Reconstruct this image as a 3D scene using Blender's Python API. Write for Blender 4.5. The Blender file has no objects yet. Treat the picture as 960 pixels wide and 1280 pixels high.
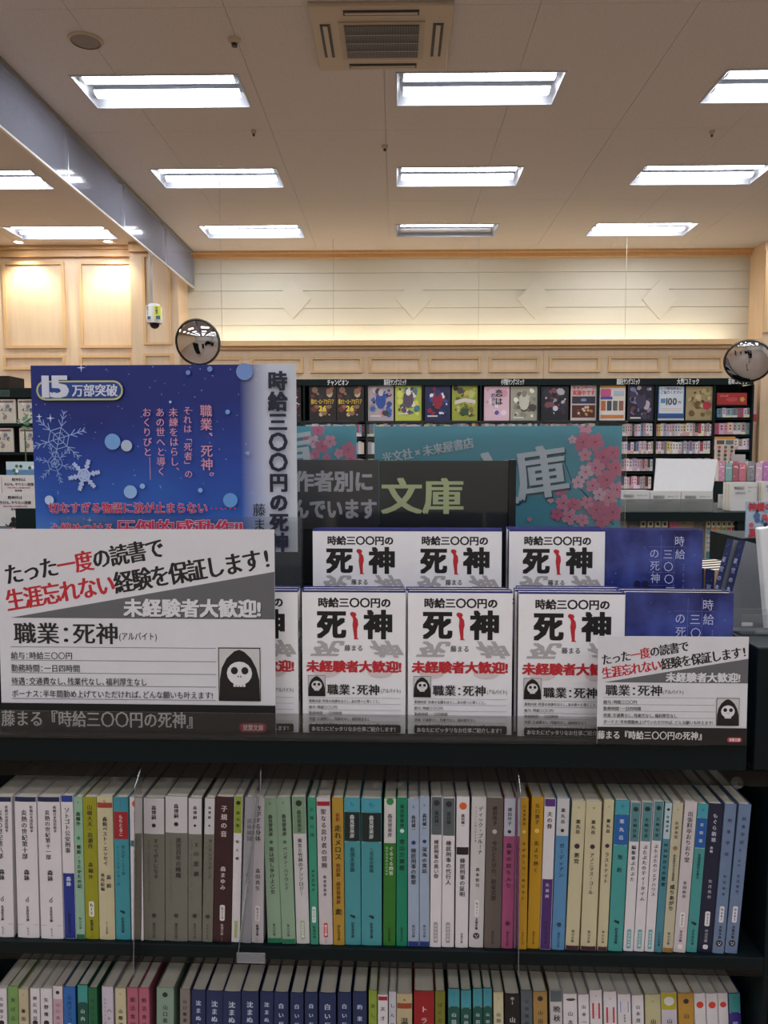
import bpy, math, random
from mathutils import Vector, Matrix
random.seed(7)
SC = bpy.context.scene
COL = SC.collection

# ------------------------------------------------------------------ camera, world, exposure
EYE = 1.45
FPX = 950.0
yw = Vector((15, 70, -FPX)).normalized()
xw = yw.cross(Vector((0, 1, 0))).normalized()
zw = xw.cross(yw)
M = Matrix((xw, yw, zw))                       # camera axes -> world axes
cam = bpy.data.cameras.new('camera'); camo = bpy.data.objects.new('camera', cam); COL.objects.link(camo)
cam.sensor_fit = 'VERTICAL'; cam.sensor_height = 24.0; cam.lens = FPX / 1280 * 24.0
cam.clip_start = 0.02; cam.clip_end = 60
camo.matrix_world = Matrix.Translation((0, 0, EYE)) @ M.to_4x4()
SC.camera = camo
w = bpy.data.worlds.new('world'); SC.world = w; w.use_nodes = True
w.node_tree.nodes['Background'].inputs[0].default_value = (0.5, 0.5, 0.52, 1)
w.node_tree.nodes['Background'].inputs[1].default_value = 0.1
vs = SC.view_settings
vs.view_transform = 'Standard'; vs.look = 'None'; vs.gamma = 1.0; vs.use_curve_mapping = False
vs.exposure = 0.98
TUBE = 11.0
COVE = 17.0
SPOT = 40.0
CEIL = EYE + 2.87

# ------------------------------------------------------------------ colour and materials
def lin(h):
    h = h.lstrip('#'); r = []
    for i in (0, 2, 4):
        c = int(h[i:i+2], 16) / 255
        r.append(c / 12.92 if c <= .04045 else ((c + .055) / 1.055) ** 2.4)
    return r
MC = {}
def mat(hexc, rough=.5, kind='paper', metal=0.0, scale=None):
    """procedural material: a colour with fine grain of its own"""
    k = (hexc, rough, kind, metal)
    if k in MC: return MC[k]
    m = bpy.data.materials.new(kind + '_' + hexc.lstrip('#')); m.use_nodes = True
    nt = m.node_tree; b = nt.nodes['Principled BSDF']
    c = lin(hexc)
    tc = nt.nodes.new('ShaderNodeTexCoord'); n = nt.nodes.new('ShaderNodeTexNoise'); mx = nt.nodes.new('ShaderNodeMix'); mx.data_type = 'RGBA'
    amt = {'paper': .04, 'pages': .2, 'metal': .05, 'paint': .08, 'wood': .12, 'ceiling': .1, 'fabric': .06, 'plastic': .03}.get(kind, .04)
    n.inputs['Scale'].default_value = scale or {'paper': 60, 'pages': 6, 'paint': 14, 'wood': 3, 'ceiling': 90, 'fabric': 200}.get(kind, 30)
    n.inputs['Detail'].default_value = 3
    if kind in ('wood', 'pages', 'fabric'):
        mp = nt.nodes.new('ShaderNodeMapping'); nt.links.new(tc.outputs['Object'], mp.inputs['Vector']); nt.links.new(mp.outputs['Vector'], n.inputs['Vector'])
        mp.inputs['Scale'].default_value = {'wood': (6, 6, .6), 'pages': (260, 1.5, 1.5), 'fabric': (1, 1, 1)}[kind]
    else: nt.links.new(tc.outputs['Object'], n.inputs['Vector'])
    mx.inputs['A'].default_value = (*[x * (1 - amt) for x in c], 1)
    mx.inputs['B'].default_value = (*[min(1, x * (1 + amt)) for x in c], 1)
    nt.links.new(n.outputs['Fac'], mx.inputs['Factor']); nt.links.new(mx.outputs['Result'], b.inputs['Base Color'])
    b.inputs['Roughness'].default_value = rough; b.inputs['Metallic'].default_value = metal
    if kind == 'paint' and max(c) < .05: b.inputs['Specular IOR Level'].default_value = .18
    if kind == 'ceiling':                                # fine dark pinholes of mineral board
        v = nt.nodes.new('ShaderNodeTexVoronoi'); v.inputs['Scale'].default_value = 45; nt.links.new(tc.outputs['Object'], v.inputs['Vector'])
        lt = nt.nodes.new('ShaderNodeMapRange'); lt.inputs['From Min'].default_value = .12; lt.inputs['From Max'].default_value = .2; lt.inputs['To Min'].default_value = .72; nt.links.new(v.outputs['Distance'], lt.inputs['Value'])
        mm = nt.nodes.new('ShaderNodeMix'); mm.data_type = 'RGBA'; mm.blend_type = 'MULTIPLY'; mm.inputs['Factor'].default_value = 1
        nt.links.new(mx.outputs['Result'], mm.inputs['A']); nt.links.new(lt.outputs[0], mm.inputs['B']); nt.links.new(mm.outputs['Result'], b.inputs['Base Color'])
    if kind in ('ceiling', 'wood', 'fabric', 'pages'):
        bp = nt.nodes.new('ShaderNodeBump'); bp.inputs['Strength'].default_value = .15; bp.inputs['Distance'].default_value = .002
        nt.links.new(n.outputs['Fac'], bp.inputs['Height']); nt.links.new(bp.outputs['Normal'], b.inputs['Normal'])
    MC[k] = m; return m
def ink(h): return mat(h, .38, 'paper')
def emit(name, col, s):
    m = bpy.data.materials.new(name); m.use_nodes = True; nt = m.node_tree; nt.nodes.clear()
    e = nt.nodes.new('ShaderNodeEmission'); e.inputs[0].default_value = (*col, 1); e.inputs[1].default_value = s
    o = nt.nodes.new('ShaderNodeOutputMaterial'); nt.links.new(e.outputs[0], o.inputs[0]); return m
def clear(name, tint=(.93, .95, .95), gloss=.12, rough=.04, milk=0.0, milkcol=(.6, .6, .62)):
    m = bpy.data.materials.new(name); m.use_nodes = True; nt = m.node_tree; nt.nodes.clear()
    t = nt.nodes.new('ShaderNodeBsdfTransparent'); t.inputs[0].default_value = (*tint, 1)
    g = nt.nodes.new('ShaderNodeBsdfGlossy'); g.inputs['Roughness'].default_value = rough
    fr = nt.nodes.new('ShaderNodeFresnel'); fr.inputs[0].default_value = 1.25
    ml = nt.nodes.new('ShaderNodeMath'); ml.operation = 'MULTIPLY_ADD'; ml.inputs[1].default_value = 1.0; ml.inputs[2].default_value = gloss * .06
    nt.links.new(fr.outputs[0], ml.inputs[0])
    base = t
    if milk:
        d = nt.nodes.new('ShaderNodeBsdfDiffuse'); d.inputs[0].default_value = (*milkcol, 1)
        a = nt.nodes.new('ShaderNodeMixShader'); a.inputs[0].default_value = milk
        nt.links.new(t.outputs[0], a.inputs[1]); nt.links.new(d.outputs[0], a.inputs[2]); base = a
    s = nt.nodes.new('ShaderNodeMixShader'); nt.links.new(ml.outputs[0], s.inputs[0]); nt.links.new(base.outputs[0], s.inputs[1]); nt.links.new(g.outputs[0], s.inputs[2])
    o = nt.nodes.new('ShaderNodeOutputMaterial'); nt.links.new(s.outputs[0], o.inputs[0]); return m

WOOD = mat('#d2b795', .5, 'wood'); WOODM = mat('#cda776', .45, 'wood'); WOODD = mat('#c2924f', .45, 'wood')
DARK = mat('#0c1a1a', .5, 'paint'); DARK2 = mat('#091416', .45, 'paint'); BLACK = mat('#0b0c0d', .35, 'plastic')
PAGES = mat('#d8cebb', .8, 'pages'); PAGEC = mat('#e3d9bd', .8, 'pages')
CEILM = mat('#c6bdb6', .9, 'ceiling'); WHITE = mat('#e6e4e2', .4, 'plastic'); METAL = mat('#b9bbc0', .3, 'metal', .9)
CLOTH = mat('#c9c5b4', .9, 'fabric')
ACRY = clear('acrylic', (.80, .82, .82), .1, .03, .05); ACRY2 = clear('acrylic_edge', (.62, .64, .65), .2, .05, .25)
ACRYP = clear('acrylic_poster', (.95, .96, .96), .1, .02, .03)
MIRROR = mat('#cfcfd2', .03, 'metal', 1.0)
TUBEM = emit('tube_light', (.93, .98, 1.07), TUBE)

# ------------------------------------------------------------------ pixel rays -> real places
def ray(px, py): return M @ Vector((px - 480, 640 - py, -FPX))
def at(px, py, Y):
    d = ray(px, py); t = Y / d.y
    return Vector((d.x * t, Y, EYE + d.z * t))
A = math.radians(-1.2)
U = Vector((math.cos(A), math.sin(A), 0)); V = Vector((-math.sin(A), math.cos(A), 0))
def fp(px, py, v):
    """u and height where the ray meets the plane v of the front bookcase"""
    d = ray(px, py); t = v / d.dot(V)
    return d.dot(U) * t, EYE + d.z * t
def fw(u, v, z): p = U * u + V * v; return (p.x, p.y, z)

# ------------------------------------------------------------------ mesh helpers
class MB:
    def __init__(s): s.v = []; s.f = []; s.m = []
    def box(s, x0, y0, z0, x1, y1, z1, mi=0):
        n = len(s.v)
        s.v += [(x0,y0,z0),(x1,y0,z0),(x1,y1,z0),(x0,y1,z0),(x0,y0,z1),(x1,y0,z1),(x1,y1,z1),(x0,y1,z1)]
        for f in ((0,3,2,1),(4,5,6,7),(0,1,5,4),(1,2,6,5),(2,3,7,6),(3,0,4,7)): s.f.append([n+i for i in f]); s.m.append(mi)
        return s
    def poly(s, pts, mi=0):
        n = len(s.v); s.v += [tuple(p) for p in pts]; s.f.append(list(range(n, n+len(pts)))); s.m.append(mi); return s
    def tube(s, p, q, r, seg=10, mi=0, r2=None, cap=True):
        p = Vector(p); q = Vector(q); r2 = r if r2 is None else r2; d = (q-p).normalized()
        a = d.cross(Vector((0, 0, 1)) if abs(d.z) < .9 else Vector((1, 0, 0))).normalized(); b = d.cross(a); n = len(s.v)
        for c, rr in ((p, r), (q, r2)):
            for i in range(seg):
                t = 2*math.pi*i/seg; s.v.append(tuple(c + (a*math.cos(t) + b*math.sin(t))*rr))
        for i in range(seg):
            j = (i+1) % seg; s.f.append([n+i, n+j, n+seg+j, n+seg+i]); s.m.append(mi)
        if cap: s.f.append([n+i for i in range(seg)][::-1]); s.f.append([n+seg+i for i in range(seg)]); s.m += [mi, mi]
        return s
    def lathe(s, prof, c=(0,0,0), seg=24, axis='z', mi=0):
        n = len(s.v)
        for (r, h) in prof:
            for i in range(seg):
                t = 2*math.pi*i/seg; x, y = r*math.cos(t), r*math.sin(t)
                s.v.append((c[0]+x, c[1]+y, c[2]+h) if axis == 'z' else (c[0]+x, c[1]+h, c[2]+y))
        for k in range(len(prof)-1):
            for i in range(seg):
                j = (i+1) % seg; f = [n+k*seg+i, n+k*seg+j, n+(k+1)*seg+j, n+(k+1)*seg+i]
                s.f.append(f if axis == 'z' else f[::-1]); s.m.append(mi)
        return s
    def frame(s, x0, z0, x1, z1, y, wd, dp, mi=0):
        """raised rectangular moulding on a wall facing -Y"""
        s.box(x0, y-dp, z0, x1, y, z0+wd, mi); s.box(x0, y-dp, z1-wd, x1, y, z1, mi)
        s.box(x0, y-dp, z0+wd, x0+wd, y, z1-wd, mi); s.box(x1-wd, y-dp, z0+wd, x1, y, z1-wd, mi); return s
    def mesh(s, name, mats):
        me = bpy.data.meshes.new(name); me.from_pydata(s.v, [], s.f)
        for m in (mats if isinstance(mats, (list, tuple)) else [mats]): me.materials.append(m)
        me.polygons.foreach_set('material_index', s.m); me.update(); return me
    def obj(s, name, mats, parent=None, smooth=False, bevel=0):
        me = s.mesh(name, mats)
        if smooth: me.polygons.foreach_set('use_smooth', [True]*len(me.polygons))
        o = link(name, me, parent)
        if bevel:
            b = o.modifiers.new('bevel', 'BEVEL'); b.width = bevel; b.segments = 2; b.limit_method = 'ANGLE'
        return o
def link(name, me, parent=None):
    o = bpy.data.objects.new(name, me); COL.objects.link(o)
    if parent: o.parent = parent
    return o
def tag(o, label, cat, group=None, kind=None):
    if label: o['label'] = label
    if cat: o['category'] = cat
    if group: o['group'] = group
    if kind: o['kind'] = kind
    return o
def thing(name, label, cat, loc=(0,0,0), rot=(0,0,0), group=None, kind=None):
    o = link(name, None); o.location = loc; o.rotation_euler = rot; return tag(o, label, cat, group, kind)
def dup(o, loc=None, rot=None, label=None, group=None):
    c = o.copy(); COL.objects.link(c)
    if loc is not None: c.location = loc
    if rot is not None: c.rotation_euler = rot
    if label: c['label'] = label
    if group: c['group'] = group
    for ch in list(o.children):
        k = ch.copy(); COL.objects.link(k); k.parent = c
        for g in list(ch.children):
            h = g.copy(); COL.objects.link(h); h.parent = k
    return c
def struct(o): o['kind'] = 'structure'; return o

# ------------------------------------------------------------------ lettering: flat glyph outlines from Blender's built-in font
GC = {}
gcv = bpy.data.curves.new('glyph', 'FONT'); gob = bpy.data.objects.new('glyph', gcv); gcv.resolution_u = 2
GS = bpy.data.scenes.new('glyphs'); GS.collection.objects.link(gob)   # scratch scene, removed at the end: updating it stays quick
OFFS = {'l': 0.0, 'g': 0.0, 'b': .0, 'h': .0, 'm': 0.0, 'M': 0.0, 'x': 0.0}
# heavier strokes: the outline printed again a hair to each side
SH = {'l': ((0, 0),), 'g': ((-.012, 0), (.012, .004)), 'b': ((-.032, -.012), (.032, .012), (-.032, .012), (.032, -.012)), 'h': ((-.042, -.03), (.042, -.03), (-.042, .03), (.042, .03), (0, 0)),
      'm': ((-.026, 0), (.026, 0), (0, .01)), 'M': ((-.042, -.006), (.042, .006), (0, -.01), (0, .01)), 'x': ((-.048, -.034), (.048, -.034), (-.048, .034), (.048, .034), (0, .034), (0, -.034))}
def glyph(ch, wt):
    k = (ch, OFFS[wt])
    if k not in GC:
        gcv.body = ch; gcv.offset = OFFS[wt]; GS.view_layers[0].update()
        me = bpy.data.meshes.new_from_object(gob.evaluated_get(GS.view_layers[0].depsgraph))
        vv = [(v.co.x, v.co.y) for v in me.vertices]; ff = [list(p.vertices) for p in me.polygons]
        bpy.data.meshes.remove(me)
        if ord(ch) < 0x2000 and vv:
            x0 = min(v[0] for v in vv); x1 = max(v[0] for v in vv); aw = x1 - x0 + .1; vv = [(v[0] - x0 + .05, v[1] - .38) for v in vv]
        elif ord(ch) < 0x2000: aw = .3
        elif ch in '：、。': aw = .55; c0 = sum(v[0] for v in vv)/len(vv); vv = [(v[0] - c0 + (.275 if ch == '：' else .2), v[1] - .38) for v in vv]
        else: aw = 1.0; vv = [(v[0], v[1] - .38) for v in vv]
        GC[k] = (vv, ff, aw)
    return GC[k]
class Pr:
    """flat print in the plane of a page: x right, y up, layers stacked towards the reader"""
    def __init__(s, lay=.00008): s.P = []; s.F = []; s.C = []; s.cols = []; s.z = lay; s.lay = lay; s.clip = None; s.used = 0
    def ci(s, c):
        if c not in s.cols: s.cols.append(c)
        return s.cols.index(c)
    def up(s): s.z += max(s.lay, s.used+1.2e-5 if s.used else 0); s.used = 0; return s
    def poly(s, pts, c):
        n = len(s.P); s.P += [(x, y, s.z) for x, y in pts]; s.F.append(list(range(n, n+len(pts)))); s.C.append(s.ci(c)); s.up(); return s
    def rect(s, x0, y0, x1, y1, c, nx=1):
        for i in range(nx):
            a = x0+(x1-x0)*i/nx; b = x0+(x1-x0)*(i+1)/nx
            n = len(s.P); s.P += [(a,y0,s.z),(b,y0,s.z),(b,y1,s.z),(a,y1,s.z)]; s.F.append([n,n+1,n+2,n+3]); s.C.append(s.ci(c))
        s.up(); return s
    def disc(s, x, y, r, c, ry=None, seg=12, ang=0):
        ry = ry or r; ca, sa = math.cos(ang), math.sin(ang); p = []
        for i in range(seg):
            t = 2*math.pi*i/seg; a, b = r*math.cos(t), ry*math.sin(t); p.append((x+a*ca-b*sa, y+a*sa+b*ca))
        return s.fan(x, y, p, c)
    def fan(s, x, y, p, c):
        n = len(s.P); s.P.append((x, y, s.z)); s.P += [(a, b, s.z) for a, b in p]; ci = s.ci(c)
        for i in range(len(p)): s.F.append([n, n+1+i, n+1+(i+1) % len(p)]); s.C.append(ci)
        return s.up()
    def line(s, x0, y0, x1, y1, wd, c):
        L = math.hypot(x1-x0, y1-y0) or 1e-9; nx, ny = -(y1-y0)/L*wd/2, (x1-x0)/L*wd/2
        return s.poly([(x0+nx,y0+ny),(x0-nx,y0-ny),(x1-nx,y1-ny),(x1+nx,y1+ny)], c)
    def ring(s, x, y, r0, r1, c, seg=16):
        n = len(s.P)
        for r in (r0, r1):
            s.P += [(x+r*math.cos(2*math.pi*i/seg), y+r*math.sin(2*math.pi*i/seg), s.z) for i in range(seg)]
        for i in range(seg):
            j = (i+1) % seg; s.F.append([n+i, n+j, n+seg+j, n+seg+i][::-1] if r1 < r0 else [n+i, n+seg+i, n+seg+j, n+j]); s.C.append(s.ci(c))
        s.up(); return s
    def rrect(s, x0, y0, x1, y1, r, c, seg=4):
        p = []
        for cx, cy, a0 in ((x1-r, y0+r, -90), (x1-r, y1-r, 0), (x0+r, y1-r, 90), (x0+r, y0+r, 180)):
            p += [(cx+r*math.cos(math.radians(a0+90*i/seg)), cy+r*math.sin(math.radians(a0+90*i/seg))) for i in range(seg+1)]
        return s.fan((x0+x1)/2, (y0+y1)/2, p, c)
    def glyphs(s, ch, cx, cy, w, h, c, wt='g', ang=0, rot90=False, shear=0, flipy=False):
        vv, ff, aw = glyph(ch, wt); ca, sa = math.cos(ang), math.sin(ang); ci = s.ci(c)
        for si, (dx, dy) in enumerate(SH[wt]):
            n = len(s.P); zz = s.z + 1.2e-5*si; s.used = max(s.used, 1.2e-5*si)
            for (x, y) in vv:
                a, b = (x - aw/2 + dx), y + dy
                if rot90: a, b = b, -a
                if flipy: b = -b
                a *= w; b *= h; a += b*shear
                s.P.append((cx + a*ca - b*sa, cy + a*sa + b*ca, zz))
            for f in ff: s.F.append([n+i for i in f]); s.C.append(ci)
        return aw
    def text(s, t, x, y, size, c, wt='g', ang=0, wid=1.0, track=1.0, shear=0, fit=None):
        """horizontal text starting at x, centred on the line y"""
        adv = [glyph(ch, wt)[2] for ch in t]; tot = sum(adv)*size*wid*track
        k = fit/tot if fit else 1.0; p = 0
        for ch, a in zip(t, adv):
            st = a*size*wid*track*k; q = p + st/2
            if ch not in ' \u3000': s.glyphs(ch, x+q*math.cos(ang), y+q*math.sin(ang), size*wid*(k if fit else 1), size, c, wt, ang, shear=shear)
            p += st
        s.up(); return s
    def vtext(s, t, x, y1, y0, c, wt='g', maxw=1e9, gap=.96):
        """vertical text centred on x, from y1 (top) down to y0"""
        n = len(t); st = (y1-y0)/n; sz = min(st*gap, maxw)
        for i, ch in enumerate(t):
            cy = y1 - st*(i+.5)
            if ch in ' \u3000': continue
            if ch in 'ー…「」（）()『』―': s.glyphs(ch, x, cy, sz, min(st, sz*1.1), c, wt, rot90=True)
            elif ch in '、。': s.glyphs(ch, x+sz*.42, cy+sz*.55, sz, sz, c, wt)
            else: s.glyphs(ch, x, cy, sz, min(sz*1.02, st*1.0), c, wt)
        s.up(); return s
    def obj(s, name, parent, bend=None, inkf=ink):
        vs_ = []
        if s.clip: s.P = [(min(max(x, 0), s.clip[0]), min(max(y, 0), s.clip[1]), z) for x, y, z in s.P]
        for (x, y, z) in s.P: vs_.append((x, (bend(x) if bend else 0) - z, y))
        me = bpy.data.meshes.new(name); me.from_pydata(vs_, [], s.F)
        for c in s.cols: me.materials.append(inkf(c) if isinstance(c, str) else c)
        me.polygons.foreach_set('material_index', s.C); me.update()
        return link(name, me, parent)

# ------------------------------------------------------------------ the room
RX0, RX1, RY0 = -9.0, 7.5, -9.0
WY = 10.62
fl = struct(link('floor', None))
FLM = mat('#8d7a69', .35, 'wood')
for i in range(-6, 5):
    for j in range(-6, 7):
        MB().box(i*1.65+.002, j*1.65+.002, -.05, i*1.65+1.648, j*1.65+1.648, 0).obj('floor_tile', FLM, fl)
# troffers in the ceiling
LXS = [-7.40+2.47*i for i in range(6)]; LYS = [5.94+1.875*k for k in range(-7, 3)]
TW, TD = 1.26, .52
ce = struct(link('ceiling', None))
MB().box(RX0, RY0, CEIL+.14, RX1, 11.3, CEIL+.2).obj('backing', CEILM, ce)
bx = [-9.18+1.01*i for i in range(18)]; by = [-9.80+1.86*i for i in range(13)]
for i in range(len(bx)-1):
    for j in range(len(by)-1):
        x0, x1 = max(bx[i], RX0), min(bx[i+1], RX1); y0, y1 = max(by[j], RY0), min(by[j+1], 11.3)
        if x1-x0 < .05 or y1-y0 < .05: continue
        x0 += .0015; x1 -= .0015; y0 += .0015; y1 -= .0015
        hx = [(a, a+TW) for a in LXS if a < x1 and a+TW > x0]; hy = [(a, a+TD) for a in LYS if a < y1 and a+TD > y0]
        gx = sorted({x0, x1, *[min(max(q, x0), x1) for h in hx for q in h]}); gy = sorted({y0, y1, *[min(max(q, y0), y1) for h in hy for q in h]})
        b = MB()
        for a in range(len(gx)-1):
            for c in range(len(gy)-1):
                mx, my = (gx[a]+gx[a+1])/2, (gy[c]+gy[c+1])/2
                if any(h[0] < mx < h[1] for h in hx) and any(h[0] < my < h[1] for h in hy): continue
                b.box(gx[a], gy[c], CEIL, gx[a+1], gy[c+1], CEIL+.012)
        if b.f: b.obj('ceiling_board', CEILM, ce)
# walls
CREAM = mat('#cfc9bf', .7, 'paint')
struct(MB().box(RX0-.1, RY0, 0, RX0, 11.3, CEIL+.15).obj('wall_left', WOOD))
struct(MB().box(RX1, RY0, 0, RX1+.1, 11.3, CEIL+.15).obj('wall_right', CREAM))
struct(MB().box(RX0, RY0-.1, 0, RX1, RY0, CEIL+.15).obj('wall_front', CREAM))
wb = struct(link('wall_back', None))
def X(px, Y, py=None): return at(px, py or (490 if Y > 9 else 620), Y).x
def Z(py, Y): return at(495, py, Y).z
BY = 10.97                                               # recessed pale wall
PLX0, PLX1 = X(169, WY, 390), X(227, WY, 390); RWX = X(950, WY, 380)
MB().box(RX0, WY, 0, PLX0, WY+.1, CEIL).obj('plaster', WOOD, wb)
MB().box(PLX0, WY-.16, 0, PLX1, BY+.1, CEIL).obj('pilaster', WOOD, wb)
MB().box(RWX, WY-.1, 0, RX1, BY+.1, CEIL).obj('pilaster', WOOD, wb)
MB().box(PLX1, BY, 2.6, RWX, BY+.1, CEIL).obj('plaster', CLOTH, wb)
LEDZ = Z(427, 10.5)
zs = [LEDZ-.25, Z(406, BY), Z(385, BY), Z(363, BY), Z(341, BY), CEIL-.02]
for i in range(5):                                       # wide pale wall planks, each lapping the one below
    b = MB(); y = BY; t = .012
    b.v = [(PLX1, y-t-.006, zs[i]), (RWX, y-t-.006, zs[i]), (RWX, y-t+.004, zs[i+1]-.006), (PLX1, y-t+.004, zs[i+1]-.006), (PLX1, y, zs[i]), (RWX, y, zs[i]), (RWX, y, zs[i+1]-.006), (PLX1, y, zs[i+1]-.006)]
    b.f = [[0,1,2,3],[4,7,6,5],[0,4,5,1],[3,2,6,7],[0,3,7,4],[1,5,6,2]]; b.m = [0]*6
    b.obj('plank', CLOTH, wb)
for px in (366, 517, 669, 825):
    c = at(px, 374, BY-.034); r = .25; b = MB()
    b.v = [(c.x-r, c.y, c.z), (c.x, c.y, c.z-r*1.1), (c.x+r, c.y, c.z), (c.x, c.y, c.z+r*1.1)]; b.v += [(x, y+.034, z) for x, y, z in b.v]
    b.f = [[0,1,2,3],[4,7,6,5],[0,4,5,1],[1,5,6,2],[2,6,7,3],[3,7,4,0]]; b.m = [0]*6
    b.obj('diamond_panel', CLOTH, wb)
# wood band below the cove
BB = WY-.02
MB().box(PLX1, BB, 0, RWX, BB+.08, LEDZ-.05).obj('wood_band', WOOD, wb)
MB().box(PLX1, BB-.10, LEDZ-.05, RWX, BB+.32, LEDZ-.02).box(PLX1, BB-.10, LEDZ-.02, RWX, BB-.04, LEDZ+.02).box(PLX1, BB-.05, LEDZ-.09, RWX, BB, LEDZ-.05).obj('ledge', WOODM, wb)
MB().box(X(679, BB)-.004, BB-.004, 0, X(679, BB)+.004, BB+.001, LEDZ-.09).obj('panel_joint', WOODD, wb)
for a, c in ((250, 302), (313, 379), (388, 453), (461, 527), (536, 601), (611, 674), (686, 750), (760, 825), (836, 903)):
    MB().frame(X(a, BB, 456), Z(466, BB), X(c, BB, 456), Z(446, BB), BB, .035, .022).obj('wood_moulding', WOODM, wb)
# crown along the top of the walls
tr = struct(MB().box(RX0, WY-.06, CEIL-.14, PLX0, WY, CEIL).box(RX0, WY-.1, CEIL-.05, PLX0, WY, CEIL).obj('trim_1', WOODM))
struct(MB().box(PLX1, BY-.07, CEIL-.09, RWX, BY-.012, CEIL).box(PLX1, BY-.12, CEIL-.035, RWX, BY-.012, CEIL).obj('trim_2', WOODM))
struct(MB().box(PLX0, WY-.22, CEIL-.12, PLX1, WY-.16, CEIL).obj('trim_3', WOODM))
# raised mouldings on the left wall and pilaster
for a, c in ((-80, -8), (5, 82), (100, 167)):
    MB().frame(X(a, WY, 380), Z(434, WY), X(c, WY, 380), Z(325, WY), WY, .04, .025).obj('wood_moulding', WOODM, wb)
    MB().frame(X(a, WY, 450), Z(461, WY), X(c, WY, 450), Z(443, WY), WY, .035, .022).obj('wood_moulding', WOODM, wb)
PY = WY-.16
MB().frame(X(179, PY, 380), Z(430, PY), X(214, PY, 380), Z(317, PY), PY, .035, .02).obj('wood_moulding', WOODM, wb)
MB().frame(X(181, PY), Z(480, PY), X(217, PY), Z(441, PY), PY, .035, .02).obj('wood_moulding', WOODM, wb)
MB().frame(X(955, WY-.1, 370), Z(419, WY), X(1020, WY, 370), Z(318, WY), WY-.1, .035, .02).obj('wood_moulding', WOODM, wb)
# cove tubes hidden behind the ledge
COVEM = emit('cove_tube', (1.0, .86, .62), COVE)
x = PLX1+.12
while x < RWX-1.3:
    t = thing('cove_light', 'slim warm tube light hidden on the ledge below the pale planked wall', 'light', (x, BB+.14, LEDZ-.02), group='warm tubes behind the wood ledge')
    MB().tube((0, 0, .014), (1.17, 0, .014), .011, 8).obj('tube', COVEM, t)
    MB().box(-.02, -.02, 0, 1.19, .02, .006).obj('base', WHITE, t)
    x += 1.26

# ------------------------------------------------------------------ ceiling fittings
REFL = mat('#a9aab0', .35, 'plastic')
b = MB(); h = .09                                        # open white tray with sloping sides
b.poly([(0,0,0),(.03,.05,h),(.03,TD-.05,h),(0,TD,0)]).poly([(TW,0,0),(TW,TD,0),(TW-.03,TD-.05,h),(TW-.03,.05,h)])
b.poly([(0,0,0),(TW,0,0),(TW-.03,.05,h),(.03,.05,h)]).poly([(0,TD,0),(.03,TD-.05,h),(TW-.03,TD-.05,h),(TW,TD,0)])
b.poly([(.03,.05,h),(TW-.03,.05,h),(TW-.03,TD-.05,h),(.03,TD-.05,h)])
b.poly([(.03,TD/2-.06,h-.002),(.03,TD/2,h-.035),(TW-.03,TD/2,h-.035),(TW-.03,TD/2-.06,h-.002)]).poly([(.03,TD/2,h-.035),(.03,TD/2+.06,h-.002),(TW-.03,TD/2+.06,h-.002),(TW-.03,TD/2,h-.035)])
traym = b.mesh('tray', REFL)
tb = MB(); n = 8
for k in (0, 1):
    r = .047 if k == 0 else .047
tubem = MB(); sg = 8                                      # wide lamp lens: glowing belly below, white back
for i in range(sg+1):
    an = math.pi*i/sg; yy, zz = -.062*math.cos(an), .045 - .026*math.sin(an)
    tubem.v += [(.05, yy, zz), (TW-.05, yy, zz)]
for i in range(sg): tubem.f.append([2*i, 2*i+2, 2*i+3, 2*i+1][::1]); tubem.m.append(0)
n0 = len(tubem.v); tubem.v += [(.05, -.062, .047), (TW-.05, -.062, .047), (TW-.05, .062, .047), (.05, .062, .047)]; tubem.f.append([n0, n0+1, n0+2, n0+3]); tubem.m.append(1)
tubem.f.append([2*i for i in range(sg+1)]); tubem.f.append([2*i+1 for i in range(sg, -1, -1)]); tubem.m += [1, 1]
deadm = tubem.mesh('unlit_tube', [REFL, REFL]); tubem = tubem.mesh('tube', [TUBEM, REFL])
rimm = MB().box(-.012,-.012,-.006,TW+.012,0,.004).box(-.012,TD,-.006,TW+.012,TD+.012,.004).box(-.012,0,-.006,0,TD,.004).box(TW,0,-.006,TW+.012,TD,.004).mesh('rim', REFL)
LBL = {}
names_row = {7: 'nearest visible row', 8: 'middle visible row', 9: 'row next to the pale back wall'}
names_col = {1: 'second', 2: 'left', 3: 'centre', 4: 'right', 0: 'far left', 5: 'outermost right'}
for i, lx in enumerate(LXS):
    for j, ly in enumerate(LYS):
        if j in names_row:
            if i in (0, 1): lab = 'recessed twin-tube light beyond the glass screen, %s, %s column' % (names_row[j], 'outer' if i == 0 else 'inner')
            else: lab = 'bright recessed twin-tube ceiling light, %s column, %s' % ({2: 'left', 3: 'centre', 4: 'right', 5: 'outermost right'}[i], names_row[j])
            if (i, j) == (3, 9): lab = 'recessed ceiling light with only its nearer tube lit, centre column by the pale wall'
            g = 'twin-tube lights in the ceiling'
        else: lab = 'recessed twin-tube ceiling light overhead and behind the viewer'; g = 'twin-tube lights overhead'
        t = thing('ceiling_light', lab, 'ceiling light', (lx, ly, CEIL), group=g)
        link('tray', traym, t); link('rim', rimm, t)
        for yy in (.14, .38):
            q = link('tube', deadm if (i, j, yy) == (3, 9, .38) else tubem, t); q.location = (0, yy, 0)
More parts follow.
